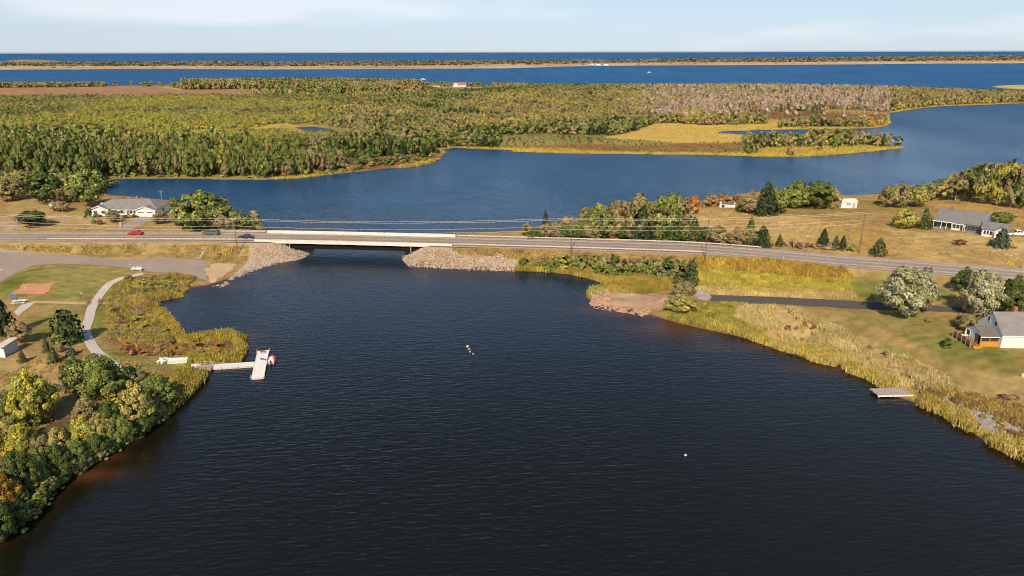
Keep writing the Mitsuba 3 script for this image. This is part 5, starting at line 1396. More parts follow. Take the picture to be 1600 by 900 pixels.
# ---- trees and bushes one by one
NEAR = [
    # the park, left
    ('tall dark spruce at the left edge beside the picnic table', 8, 523, 455, 40, 'conifer', 'conifer'),
    ('thin brownish autumn tree behind the grey metal shed', 33, 536, 501, 36, 'wide', 'brown'),
    ('broad dark pine leaning over the concrete path', 107, 534, 483, 50, 'pine', 'pine'),
    ('slim young conifer left of the pine row on the lawn', 74, 550, 523, 13, 'conifer', 'pine'),
    ('tiny conical conifer casting a shadow beside the grey shed', 36, 566, 545, 15, 'conifer', 'pine'),
    ('small bushy conifer between the maple and the pine', 86, 567, 540, 21, 'conifer', 'pine'),
    ('low bluish conifer at the foot of the pine by the path', 113, 556, 541, 20, 'conifer', 'bluecon'),
    ('tiny brown sapling beside the bushy young conifer', 94, 550, 536, 13, 'round', 'brown'),
    ('big green maple with yellow-lit crown beside the concrete path', 157, 622, 546, 70, 'round', 'green'),
    ('dark bushy tree against the left flank of the big maple', 121, 603, 556, 36, 'round', 'dark'),
    ('big bright green maple nearest the left edge of the photo', 57, 662, 573, 64, 'round', 'lime'),
    ('paler green tree against the left flank of the bright maple', 22, 672, 602, 46, 'round', 'green'),
    ('tall yellow-green and orange tree overhanging the water by the reeds', 218, 664, 592, 50, 'round', 'gold'),
    ('dense green tree between the reeds and the orange-tinged tree', 250, 634, 581, 48, 'round', 'green'),
    ('light green bushy tree above the path end by the reeds', 212, 606, 574, 36, 'round', 'olive'),
    ('olive tree with pale trunk in front of the big maple', 140, 662, 616, 42, 'tall', 'olive'),
    ('dark green tree in the shaded gap right of the brown track', 178, 668, 622, 42, 'round', 'dark'),
    ('yellow tree at the left edge above the bank', 8, 712, 648, 42, 'round', 'gold'),
    ('pale yellow-green tree on the bank under the brown track', 38, 716, 655, 44, 'tall', 'lime'),
    ('small olive tree at the lower end of the brown track', 68, 718, 676, 34, 'round', 'olive'),
    ('yellow-leaved tree in the middle of the bank wood', 98, 714, 664, 40, 'round', 'gold'),
    ('green-yellow tree on the bank below the olive tree', 134, 702, 652, 42, 'round', 'lime'),
    ('orange-dotted tree right of the middle of the bank wood', 160, 700, 652, 36, 'round', 'gold'),
    ('dark green tree leaning over the water at the right end of the bank wood', 190, 692, 644, 40, 'round', 'green'),
    ('low brushy tree at the waterline below the overhanging orange tree', 226, 676, 648, 34, 'wide', 'dark'),
    ('golden tree in the lower left corner of the photo', 4, 806, 728, 46, 'round', 'orange'),
    ('dark green tree on the shaded lower bank at the left', 36, 778, 698, 52, 'round', 'dark'),
    ('slender green tree on the shaded bank below the yellow ones', 66, 762, 696, 40, 'tall', 'green'),
    ('dark tree at the middle of the shaded bank edge', 94, 746, 690, 44, 'round', 'dark'),
    ('green tree with yellow tips hanging over the brown shallows', 122, 730, 682, 40, 'round', 'green'),
    ('bushy dark tree over the orange shallows', 152, 714, 674, 40, 'wide', 'dark'),
    ('reddish brown bush low on the shaded bank at the left', 54, 776, 742, 30, 'shrub', 'rust'),
    ('yellow low tree at the left edge just above the corner', 14, 778, 724, 36, 'round', 'gold'),
    ('dark leafy bush at the waterline near the lower left corner', 22, 822, 776, 48, 'shrub', 'dark'),
    ('dark overhanging tree at the lowest left edge of the bank', 2, 842, 770, 50, 'round', 'dark'),
    # behind the road, left
    ('wide dark green tree behind the hedge at far left', 74, 320, 265, 56, 'wide', 'dark'),
    ('big leafy green tree just left of the white bungalow', 141, 324, 260, 58, 'wide', 'green'),
    ('olive green tree at the left edge behind the road', 20, 313, 273, 46, 'round', 'olive'),
    ('yellowish green tree between the two big trees left of the bungalow', 108, 316, 270, 40, 'round', 'olive'),
    ('greyish pink shrub tree beside the half hidden white shed', 97, 330, 312, 26, 'round', 'brown'),
    ('dark spreading shrub clump by the far road edge at left', 52, 354, 327, 50, 'wide', 'dark'),
    ('green hedge column at the left corner of the white bungalow', 139, 341, 322, 14, 'shrub', 'dark'),
    ('small round conifer on the lawn before the white bungalow', 147, 349, 339, 9, 'conifer', 'olive'),
    ('small dark red shrub on the lawn before the white bungalow', 156, 351, 341, 9, 'round', 'heath'),
    ('ornamental tree in front of the bungalow windows', 178, 347, 327, 26, 'wide', 'olive'),
    ('low rounded bush under the left windows of the white bungalow', 153, 340, 333, 14, 'shrub', 'dark'),
    ('low bush between the ornamental tree and the bungalow door', 195, 341, 334, 12, 'shrub', 'dark'),
    ('low bush beside the garage door of the white bungalow', 210, 340, 334, 12, 'shrub', 'green'),
    ('flat-topped young tree right of the driveway', 252, 350, 330, 25, 'wide', 'olive'),
    ('small yellow-green tree behind the bungalow on the shore', 272, 323, 307, 15, 'round', 'green'),
    ('largest round tree in the cluster between bungalow and bridge', 319, 357, 292, 70, 'round', 'green'),
    ('dark lower tree at the left of the cluster between bungalow and bridge', 298, 357, 318, 38, 'round', 'dark'),
    ('olive tree at the right of the cluster between bungalow and bridge', 352, 358, 317, 46, 'round', 'olive'),
    ('bushy tree under the wires beside the brown pole', 375, 359, 326, 30, 'round', 'green'),
    ('small yellowish tree nearest the left end of the bridge', 399, 359, 325, 22, 'tall', 'gold'),
    # beyond the road, right of the bridge
    ('low bush at the left end of the tree row right of the bridge', 824, 368, 347, 18, 'round', 'olive'),
    ('pointed dark spruce standing above the left of the tree row', 852, 369, 326, 16, 'conifer', 'conifer'),
    ('olive bush in the row below the pointed spruce', 868, 370, 345, 34, 'round', 'olive'),
    ('brownish bush behind the second pole from the bridge', 887, 369, 335, 26, 'round', 'brown'),
    ('green bush right of the brownish bush in the road row', 908, 371, 340, 30, 'round', 'green'),
    ('dark green tree in the row above the road bend', 938, 372, 320, 42, 'round', 'green'),
    ('pale brownish tree behind the road row', 958, 369, 321, 34, 'tall', 'olive'),
    ('tallest pale green tree of the row by the inlet', 996, 371, 293, 46, 'tall', 'olive'),
    ('dense dark spruce in front of the tallest tree of the row', 1003, 375, 318, 40, 'conifer', 'conifer'),
    ('leafy green tree just right of the tallest tree', 1040, 370, 296, 46, 'round', 'green'),
    ('olive tree at the back right of the row by the inlet', 1062, 352, 302, 36, 'round', 'olive'),
    ('reddish brown tree at the right end of the row by the inlet', 1082, 334, 304, 26, 'round', 'rust'),
    ('dark evergreen at the road edge below the tall trees', 1050, 377, 342, 38, 'conifer', 'dark'),
    ('young green tree behind the tall brown pole', 1083, 377, 339, 32, 'conifer', 'pine'),
    ('greyish green thicket tree right of the tall brown pole', 1120, 380, 351, 38, 'round', 'olive'),
    ('low brown thicket beside the blue road sign', 1150, 382, 362, 32, 'round', 'brown'),
    ('dark spruce at the road edge below the hill field', 1190, 385, 351, 32, 'conifer', 'conifer'),
    ('small dark spruce left of the larger road edge spruce', 1172, 383, 358, 22, 'conifer', 'pine'),
    ('small round conifer alone in the hill field', 1173.5, 356, 338, 13, 'conifer', 'pine'),
    ('little dark conifer by the far road edge below the hill field', 1217, 385, 365, 12, 'conifer', 'pine'),
    ('conical spruce by the far road edge near the street lamp', 1286, 382, 356, 20, 'conifer', 'conifer'),
    ('slim spruce right of the conical spruce by the road', 1305, 388, 367, 13, 'conifer', 'pine'),
    ('dark small spruce, third of the roadside young spruces', 1316, 390, 367, 16, 'conifer', 'conifer'),
    ('low green bush right of the young roadside spruces', 1328, 393, 383, 11, 'shrub', 'green'),
    ('stout spruce right of the tall dark pole', 1372, 398, 370, 28, 'conifer', 'pine'),
    ('dark spruce tree in the middle of the field grove', 1196, 335, 283, 42, 'conifer', 'conifer'),
    ('olive spruce at the left of the field grove', 1172, 333, 298, 34, 'round', 'olive'),
    ('tree with rusty tints at the right foot of the field grove', 1212, 332, 289, 36, 'round', 'green'),
    ('low dark bush at the foot of the field grove', 1211, 337, 330, 12, 'shrub', 'dark'),
    ('broad green tree of the grove above the white shed', 1243, 325, 279, 44, 'round', 'green'),
    ('dark round tree at the right of the grove above the white shed', 1276, 326, 277, 46, 'round', 'dark'),
    ('golden leaning tree at the right rim of the grove', 1296, 326, 288, 24, 'round', 'gold'),
    ('birch tree with white trunk, left one by the far shore', 1385, 323, 285, 30, 'tall', 'olive', 'pale_bark'),
    ('birch tree in the middle of the three by the far shore', 1406, 323, 284, 36, 'round', 'olive', 'pale_bark'),
    ('birch tree right of the group by the far shore', 1431, 323, 286, 32, 'round', 'gold', 'pale_bark'),
    ('bright yellow-green tree in front of the blue-grey bungalow', 1413, 356, 322, 36, 'round', 'lime'),
    ('pointed green spruce left of the blue-grey bungalow', 1443, 357, 324, 24, 'conifer', 'pine'),
    ('round dense tree behind the white garage wing', 1564, 352, 329, 34, 'wide', 'green'),
    ('blue spruce in front of the white garage wing', 1563, 385, 355, 33, 'conifer', 'bluecon'),
    ('flat dark purple bush on the lawn of the blue-grey bungalow', 1501, 383, 373, 24, 'shrub', 'heath'),
    ('large pale silvery tree standing alone by the asphalt lane', 1414, 494, 406, 76, 'round', 'silver'),
    ('pale silvery tree next to the dark tree above the cottage', 1527, 494, 413, 60, 'round', 'silver'),
    ('dark green tree behind the pale tree by the road', 1504, 456, 416, 36, 'round', 'dark'),
    ('dense dark green tree beside the cottage roof', 1578, 492, 427, 44, 'round', 'dark'),
    ('yellow-green bush at the corner of the cottage', 1508, 515, 486, 32, 'round', 'olive'),
    ('small round dark bush on the cottage lawn', 1478, 542, 526, 19, 'shrub', 'dark'),
    ('small brown bush by the asphalt lane below the silvery tree', 1450, 503, 497, 12, 'shrub', 'brown'),
    ('dark bluish spruce at the head of the small point', 1079, 447, 405, 24, 'pine', 'pine'),
    ('olive bush on the small point, behind the yellow-green bush', 1067, 462, 437, 32, 'round', 'olive'),
    ('yellow-green round bush on the small point by the stone pile', 1065, 488, 458, 44, 'round', 'gold'),
    ('small dark conifer half under the tall spruce of the point', 1058, 444, 430, 14, 'shrub', 'dark'),
]
for row in NEAR:
    lb, px, py, top, wpx, form, colour = row[:7]
    plant(lb, px, py, top, wpx, form, colour, 'near' if py > 404 else 'semi', bark=row[7] if len(row) > 7 else 'bark')
# the wood on the right shore
for n, (px, py, top, w, c) in enumerate(((1452, 312, 282, 26, 'olive'), (1472, 313, 277, 28, 'gold'), (1492, 314, 268, 30, 'olive'), (1512, 315, 260, 30, 'green'), (1534, 318, 254, 32, 'gold'), (1556, 321, 251, 32, 'lime'), (1578, 324, 252, 34, 'olive'),
                                       (1600, 328, 254, 34, 'green'), (1462, 305, 276, 24, 'green'), (1484, 306, 268, 28, 'gold'), (1504, 307, 259, 28, 'olive'), (1524, 308, 251, 30, 'dark'), (1546, 310, 247, 32, 'olive'), (1568, 313, 246, 32, 'gold'), (1592, 316, 248, 34, 'olive'),
                                       (1520, 297, 250, 28, 'olive'), (1545, 297, 245, 28, 'gold'), (1575, 300, 244, 30, 'green'), (1600, 300, 246, 30, 'olive'), (1400, 318, 288, 26, 'rust'), (1440, 314, 284, 22, 'olive'), (1420, 314, 286, 24, 'gold'))):
    plant(f"{WORD[c]} {'broad' if n % 2 == 0 else 'slender'} tree in the {'front' if n < 8 else 'back' if n < 19 else 'shed side'} of the right shore wood {'by the birches' if px < 1450 else 'left of the house' if px < 1500 else 'above the bungalow roof' if px < 1550 else 'at the right edge'}", px, py, top, w, ('round', 'tall')[n % 2], c, 'mid', 'trees of the wood on the far right shore', ('pale_bark', 'bark')[n % 2])
# shrub bands
def band(label, group, spots, form='round', lod='mid'):
    lod = 'semi' if form != 'shrub' and lod == 'mid' else lod
    for px, py, top, w, c in spots:
        plant(shown(c, form, 0, px, py, ('taller ' if py - top > np.median([q[1] - q[2] for q in spots]) * 1.15 else 'lower ' if py - top < np.median([q[1] - q[2] for q in spots]) * .85 else '') + label), px, py, top, w, form, c, lod, group, name='shrub' if form == 'shrub' else 'small_tree')
rb = np.random.default_rng(9)
spots = []
for x in np.arange(880, 1074, 8.5):
    spots.append((x + rb.uniform(-3, 3), 412 + (x - 880) * .075 + rb.uniform(-2, 3), 396 + (x - 880) * .04 + rb.uniform(-4, 3), rb.uniform(15, 24), rb.choice(['olive', 'brown', 'dark', 'gold', 'olive', 'green'])))
for x in np.arange(935, 1030, 8):
    spots.append((x, 427 + rb.uniform(-2, 2), 412 + rb.uniform(-3, 3), rb.uniform(12, 18), 'green'))
for x in np.arange(1030, 1080, 9):
    spots.append((x, 433 + rb.uniform(-2, 3), 410 + rb.uniform(-4, 4), rb.uniform(16, 24), rb.choice(['olive', 'pine', 'gold'])))
band('shrub in the band below the road', 'shrubs in the band below the road', spots, 'shrub')
band('low shrub above the water by the riprap', 'green shrubs above the water near the riprap', [(819, 416, 402, 20, 'green'), (842, 417, 407, 16, 'green'), (856, 419, 407, 18, 'green'), (872, 420, 406, 20, 'green'), (884, 420, 406, 20, 'lime'), (900, 415, 398, 22, 'green'), (868, 410, 400, 16, 'olive'), (846, 409, 401, 14, 'brown')], 'shrub')
spots = [(x + rb.uniform(-2, 2), 372 + max(0, x - 1000) * .055 + rb.uniform(-1, 1), 352 + max(0, x - 1000) * .05 + rb.uniform(-9, 6), rb.uniform(14, 26), rb.choice(['olive', 'brown', 'green', 'pine', 'dark', 'olive'])) for x in np.arange(832, 1180, 10)]
band('small tree in the roadside thicket', 'small trees of the roadside thicket', spots, 'round')
spots = [(x + rb.uniform(-2, 2), 345 - (x - 900) * .12 + rb.uniform(-2, 6), 322 - (x - 900) * .1 + rb.uniform(-6, 5), rb.uniform(20, 32), rb.choice(['olive', 'green', 'brown', 'gold', 'olive'])) for x in np.arange(915, 1060, 10)]
band('tree behind the inlet shore row', 'trees at the back of the inlet shore row', spots, 'tall')
spots = [(x + rb.uniform(-2, 2), 322 - (x - 1105) * .09 + rb.uniform(-1, 2), 305 - (x - 1105) * .09 + rb.uniform(-3, 3), rb.uniform(13, 20), rb.choice(['rust', 'brown', 'heath', 'gold'])) for x in np.arange(1104, 1176, 7)]
band('shrub around the low white outbuilding', 'reddish shrubs around the low white outbuilding', spots, 'shrub')
spots = [(1163 + 5.5 * i + rb.uniform(-2, 2), 334 - abs(i - 3) * .7 + rb.uniform(-1, 1), 316 + rb.uniform(-5, 5), rb.uniform(14, 22), rb.choice(['olive', 'green', 'dark'])) for i in range(9)] + [(1230 + 9 * i, 320 + rb.uniform(-2, 2), 293 + rb.uniform(-5, 5), rb.uniform(20, 26), rb.choice(['olive', 'dark', 'green', 'gold'])) for i in range(8)]
band('small tree in the field grove', 'small trees filling the field grove', spots, 'round')
spots = [(x, 386 + (x - 1230) * .06 + rb.uniform(-1.5, 1.5), 376 + (x - 1230) * .07 + rb.uniform(-2, 2), rb.uniform(9, 15), rb.choice(['brown', 'olive', 'grey', 'heath'])) for x in np.arange(1222, 1320, 8)]
band('low roadside shrub', 'low roadside shrubs below the hill field', spots, 'shrub')
spots = [(x, 296 - rb.uniform(0, 4), 268 + rb.uniform(-8, 8), rb.uniform(30, 44), rb.choice(['olive', 'green', 'dark', 'gold'])) for x in np.arange(-10, 165, 17)]
band('tree on the inlet shore', 'trees on the inlet shore behind the far left lawn', spots, 'round')
spots = [(rb.uniform(180, 275), 0, 0, rb.uniform(10, 20), rb.choice(['olive', 'lime', 'brown', 'gold', 'green'])) for _ in range(34)]
fixed = []
for px, _, _, w, c in spots:
    py = rb.uniform(437, 463) if px > 195 else rb.uniform(445, 468)
    fixed.append((px, py, py - rb.uniform(7, 12), w, c))
for _ in range(40):
    px = rb.uniform(170, 262)
    py = rb.uniform(483, 530)
    if px > 225 and py < 500: continue
    fixed.append((px, py, py - rb.uniform(7, 12), rb.uniform(11, 22), rb.choice(['olive', 'brown', 'heath', 'gold', 'lime', 'olive'])))
for _ in range(34):
    px, py = rb.uniform(190, 345), rb.uniform(540, 556)
    fixed.append((px, py, py - rb.uniform(7, 12), rb.uniform(12, 22), rb.choice(['heath', 'rust', 'heath', 'brown'])))
band('low shrub in the park marsh', 'low shrubs of the park marsh', fixed, 'shrub')
spots = [(rb.uniform(1230, 1300), rb.uniform(506, 545), 0, rb.uniform(7, 12), rb.choice(['brown', 'olive', 'heath'])) for _ in range(12)] + [(rb.uniform(1485, 1600), rb.uniform(622, 668), 0, rb.uniform(10, 18), rb.choice(['brown', 'olive', 'gold', 'heath'])) for _ in range(26)] + [(1238, 490, 0, 12, 'heath'), (1320, 562, 0, 12, 'olive'), (1383, 556, 0, 14, 'olive')]
band('shrub among the right shore reeds', 'reddish shrubs among the right shore reeds', [(a, b, b - rb.uniform(6, 10), w, c) for a, b, _, w, c in spots], 'shrub')
# undergrowth filling the left bank wood
fill = []
for _ in range(70):
    t = rb.uniform(0, 1)
    px, py = 255 - 262 * t + rb.uniform(-8, 2), 648 + 190 * t ** .95 - rb.uniform(4, 100) * (1 - .35 * t)
    if 72 < px < 120 and 585 < py < 690: continue
    fill.append((px, py, py - rb.uniform(18, 34), rb.uniform(24, 40), rb.choice(['dark', 'green', 'olive', 'lime', 'gold', 'lime', 'orange', 'gold'])))
for t in np.linspace(0, 1, 34):
    px = np.interp(t, [0, .2, .35, .6, .8, 1], [248, 215, 170, 98, 60, -6]) + rb.uniform(-3, 1)
    py = np.interp(t, [0, .2, .35, .6, .8, 1], [655, 685, 711, 751, 798, 850]) - rb.uniform(2, 8)
    fill.append((px, py, py - rb.uniform(20, 34), rb.uniform(26, 38), rb.choice(['dark', 'green', 'dark', 'olive'])))
band('leafy bush in the lower left wood', 'bushes filling the lower left bank wood', fill, 'shrub', 'near')

# ------------------------------------------------------------------ the woodland beyond the inlet
def wood_kind(px, py, r, n):
    """(form, colour, height, width) of a tree, by where it stands in the wood; r random, n a slow noise."""
    front = py > 222 + (18 if px > 500 else 0)
    def pick(*opts):
        t, s = r[0] * sum(o[0] for o in opts), 0
        for o in opts:
            s += o[0]
            if t <= s: return o[1:]
        return opts[-1][1:]
    if 1140 < px < 1420 and py > 203:                       # the small island
        f, c = pick((4, 'round', 'olive'), (2.4, 'round', 'green'), (1.6, 'round', 'gold'), (1, 'round', 'brown'), (1, 'conifer', 'pine'), (.7, 'bare', ''))
        return f, c, (6 + 3 * r[1]) * (.6 if py < 214 else 1), 4.5 + 2 * r[2]
    if px > 1390:
        f, c = pick((4, 'round', 'olive'), (3, 'round', 'gold'), (2, 'tall', 'brown'), (1, 'conifer', 'conifer'), (1, 'bare', ''))
        return f, c, 7 + 4 * r[1], 6 + 2 * r[2]
    if 1000 + (n - .5) * 420 < px and py < 190:                               # the dead wood
        if n > .42:
            f, c = pick((6, 'bare', ''), (3, 'tall', 'grey'), (1.2, 'tall', 'brown'), (.8, 'conifer', 'pine'), (.8, 'round', 'olive'))
        else:
            f, c = pick((1.5, 'bare', ''), (3, 'round', 'olive'), (2, 'tall', 'gold'), (1, 'conifer', 'conifer'), (1, 'tall', 'grey'))
        return f, c, 7 + 4 * r[1], 4.5 + 2 * r[2]
    def stand(*opts):                                        # the slow noise makes stands of one kind
        t, a, tot = (.66 * min(max((n - .34) / .32, 0), .999) + .34 * r[0]), 0, sum(o[0] for o in opts)
        for o in opts:
            a += o[0] / tot
            if t <= a: return o[1:]
        return opts[-1][1:]
    if front:
        if px < 480:
            f, c = stand((2.2, 'conifer', 'conifer'), (2.5, 'round', 'green'), (2.2, 'tall', 'olive'), (1.2, 'tall', 'green'), (2.4, 'round', 'green'), (.4, 'tall', 'brown'), (1.6, 'round', 'lime'), (.5, 'round', 'gold'), (.4, 'bare', ''))
            return f, c, 8 + 6 * r[1], (5.4 if f == 'round' else 4.2) + 2.4 * r[2]
        f, c = stand((3.2, 'conifer', 'conifer'), (2.4, 'round', 'green'), (3.6, 'round', 'olive'), (1.6, 'tall', 'olive'), (1.2, 'tall', 'brown'), (.5, 'round', 'gold'), (1.4, 'bare', ''), (.8, 'tall', 'grey'))
        return f, c, 7 + 6 * r[1], (5 if f == 'round' else 3.6) + 2.4 * r[2]
    if px + (n - .5) * 260 < 540 and py > 150:
        f, c = stand((1.2, 'conifer', 'pine'), (2.5, 'round', 'green'), (3.5, 'round', 'olive'), (5, 'round', 'lime'), (1.2, 'round', 'gold'), (.25, 'round', 'orange'))
        f = 'shrub' if f == 'round' and r[3] < .65 else f
        return f, c, 2.8 + 2.4 * r[1], 3.4 + 2.4 * r[2]
    if py < 150:
        f, c = stand((2, 'conifer', 'pine'), (2, 'round', 'green'), (4, 'round', 'olive'), (.6, 'round', 'gold'))
        return f, c, (11 + 4 * r[1]) if 285 < px < 660 else 7 + 3 * r[1], 6 + 3 * r[2]
    f, c = stand((1.6, 'conifer', 'conifer'), (2, 'round', 'green'), (4.4, 'round', 'olive'), (1.4, 'round', 'lime'), (.5, 'tall', 'brown'), (1.5, 'round', 'gold'), (.55, 'round', 'orange'), (.3, 'bare', ''))
    return f, c, 5 + 4 * r[1], 4.4 + 2.8 * r[2]
rw = np.random.default_rng(21)
pts = []
for y0, y1, sp in ((300, 520, 4.5), (520, 800, 4.6), (800, 1020, 5.4), (1020, 1420, 6.6)):
    gx, gy = np.meshgrid(np.arange(-1150, 950, sp), np.arange(y0, y1, sp))
    p = np.stack([gx.ravel(), gy.ravel()], 1) + rw.uniform(-.42, .42, (gx.size, 2)) * sp
    pts.append(p)
pts = np.vstack(pts)
px, py = project(np.c_[pts, np.full(len(pts), 1.5)])
ok = (px > -70) & (px < 1670) & (py > 128)
pts, px, py = pts[ok], px[ok], py[ok]
d = MID.sd(pts[:, 0], pts[:, 1], 80)
ok = d > 2.5
pts, px, py, d = pts[ok], px[ok], py[ok], d[ok]
dens = np.ones(len(pts))
for i, k in ((0, 1), (1, 1), (2, 1), (3, 1), (4, 1), (5, 1), (6, 1), (7, 1), (8, .93), (9, .9), (10, .93), (11, 1), (12, 1), (13, .95), (14, .6), (15, .85), (16, .93)):
    sdz = F_AREAS[i][0].sd(pts[:, 0], pts[:, 1], 30)
    dens = np.minimum(dens, 1 - k * sst(-2.0, 1.5, sdz))
for pnd in PONDS:
    dens *= sst(3, 6, -pnd.sd(pts[:, 0], pts[:, 1], 30))
dens *= np.where((px > 165) & (px < 285) & (py < 136.8), .08, 1)
clump = fbm2(pts[:, 0], pts[:, 1], 26, 3, 71)
dens *= np.where(py > 200, sst(.26, .40, clump) * .3 + .7, 1.0)
ok = rw.random(len(pts)) < dens
pts, px, py, d = pts[ok], px[ok], py[ok], d[ok]
n_ = .6 * fbm2(pts[:, 0], pts[:, 1], 85, 3, 81) + .4 * fbm2(pts[:, 0], pts[:, 1], 26, 2, 82)
hz = mid_height(pts[:, 0], pts[:, 1], d)
trees = []
for i in range(len(pts)):
    r = rw.random(4)
    if d[i] < 7 and r[3] < .6:
        f, c, h, w = 'shrub', rw.choice(['gold', 'olive', 'rust', 'lime']), 1.5 + 2 * r[1], 3 + 2 * r[2]
    else:
        f, c, h, w = wood_kind(px[i], py[i], r, n_[i])
        if 390 < px[i] < 550 and 205 < py[i] < 246: h = min(h, 3.2 + max(0, py[i] - 216) * .2)
        if 190 < px[i] <= 390 and 204 < py[i] < 232: h = min(h, 2.4 + max(0, py[i] - 214) * .30)
        if 780 < px[i] < 1165 and py[i] > 214: h = min(h, 1.3)
        if 630 < px[i] < 770 and 135 < py[i] < 147: h = min(h, 2.5)
        if 540 < px[i] < 690 and py[i] > 246: h = min(h, 4.5)
        if 1110 < px[i] < 1260 and 206 < py[i] < 224: h = min(h, 1.6)
        w = min(w, h * 1.3)
    trees.append((f, c, h, w, pts[i, 0], pts[i, 1], hz[i]))
app = np.array([t[2] / math.hypot(t[4], t[5]) for t in trees]) * ((px > 0) & (px < 1600)) * np.array([t[0] != 'shrub' for t in trees])
front_score = app * (1 + 1.5 * np.exp(-d / 25))
chosen = set(np.argsort(-front_score)[:290].tolist())
GROUPS = {}
def group_key(f, c, lod, var):
    k = f"grove_{f}_{c or 'dead'}_{lod}_{var}"
    if k not in GROUPS:
        GROUPS[k] = True
        scene[k] = {'type': 'shapegroup', 'tree': BARE[var % 3] if f == 'bare' else crown_ply(f, c, lod, var)}
    return k
cnt = 0
for i, (f, c, h, w, x, y, z) in enumerate(trees):
    if i in chosen:
        where = 'left of the pond gap' if px[i] < 470 else 'in the middle' if px[i] < 800 else 'near the yellow marsh' if px[i] < 1120 else 'on the small island' if px[i] < 1420 and py[i] > 203 else 'towards the right'
        where = {'left of the pond gap': 'left front of the wood', 'in the middle': 'middle front of the wood', 'near the yellow marsh': 'right front of the wood', 'on the small island': 'small wooded island', 'towards the right': 'right end of the wood'}[where]
        inn = 'on the island' if 'island' in where else 'in the far wood'
        if f == 'bare':
            k = thing('dead_tree', shown('bare grey', f, h, px[i], py[i], f'dead tree {inn}'), 'tree', f'dead trees in the {where}')
            POS[k] = [px[i], py[i]]
            scene[k + '__trunk'] = {**BARE[i % 3], 'to_world': T().translate([x, y, z]).rotate([0, 0, 1], float(i * 37 % 360)).scale([w, w, h])}
        else:
            nm = 'spruce_tree' if f == 'conifer' else 'broadleaf_tree'
            plant_at(nm, 'tree', shown(c, f, h, px[i], py[i], f"{'tall ' if h > 11 else 'low ' if h < 7 else ''}{'spruce' if f == 'conifer' else 'slender tree' if f == 'tall' else 'round tree'} {inn}"), (x, y, z), h, w, f, c, 'mid', f"{WORD[c]} {'spruces' if f == 'conifer' else 'broadleaf trees'} in the {where}", 'pale_bark' if i % 3 else 'bark')
        continue
    cnt += 1
    lod = 'mid' if y < 430 and f != 'shrub' else 'far'
    var = i % (3 if f == 'bare' else NVAR[lod])
    scene[f'forest__{cnt:05d}'] = {'type': 'instance', 'to_world': T().translate([x, y, z - .1]).rotate([0, 0, 1], float(rw.uniform(0, 360))).scale([w * 1.15, w * 1.15, h]), 'grove': {'type': 'ref', 'id': group_key(f, c, lod, var)}}
tag('forest', 'dense mixed autumn wood covering the land beyond the inlet', 'forest', None, 'stuff')
# the barrier island's scrub wood
rbz = np.random.default_rng(31)
area_b = zone([(-400, 105.5), (0, 105), (200, 103.8), (400, 104.2), (600, 103.8), (800, 102), (1000, 98.6), (1200, 97.8), (1400, 96.6), (1600, 95.2), (1800, 93.5), (1800, 84), (800, 95), (560, 96.6), (400, 97.4), (160, 98.2), (0, 98.8), (-400, 99)], 0)
cand = []
while len(cand) < 5200:
    u, v = rbz.uniform(-60, 1660, 4000), rbz.uniform(84, 106, 4000)
    w = at(u, v, 0)
    inside = shapely.contains_xy(area_b.poly, w[:, 0], w[:, 1])
    w = w[inside]
    cand += list(w[fbm2(w[:, 0], w[:, 1] * .6, 140, 3, 91) + rbz.uniform(-.1, .1, len(w)) > .42])
cand = np.array(cand[:5200])
db = BARRIER.sd(cand[:, 0], cand[:, 1])
zb = bar_height(cand[:, 0], cand[:, 1], db)
for i, (x, y) in enumerate(cand):
    D = math.hypot(x, y)
    f, c = [('round', 'dark'), ('conifer', 'conifer'), ('round', 'olive'), ('round', 'brown'), ('round', 'grey'), ('conifer', 'pine')][int(rbz.integers(6))]
    s = rbz.uniform(16, 30) * max(1, D / 5000)
    scene[f'island_scrub__{i + 1:05d}'] = {'type': 'instance', 'to_world': T().translate([x, y, float(zb[i]) - .5]).rotate([0, 0, 1], float(rbz.uniform(0, 360))).scale([s * (1 if f == 'round' else .6), s, float(rbz.uniform(6, 11))]), 'grove': {'type': 'ref', 'id': group_key(f, c, 'far', i % 2)}}
tag('island_scrub', 'low dark scrub wood along the far barrier island', 'scrub', None, 'stuff')
for n in range(46):
    u = rbz.uniform(-40, 1640)
    v = np.interp(u, [0, 400, 800, 1000, 1200, 1600], [106.5, 106.4, 104, 100.4, 99.6, 96.8]) + rbz.uniform(-1, .8)
    x, y = at(u, v, 0)[0]
    s = rbz.uniform(10, 20)
    scene[f'island_scrub__{6000 + n:05d}'] = {'type': 'instance', 'to_world': T().translate([x, y, .6]).scale([s, s, float(rbz.uniform(3.5, 6))]), 'grove': {'type': 'ref', 'id': group_key('round', 'dark', 'far', n % 2)}}

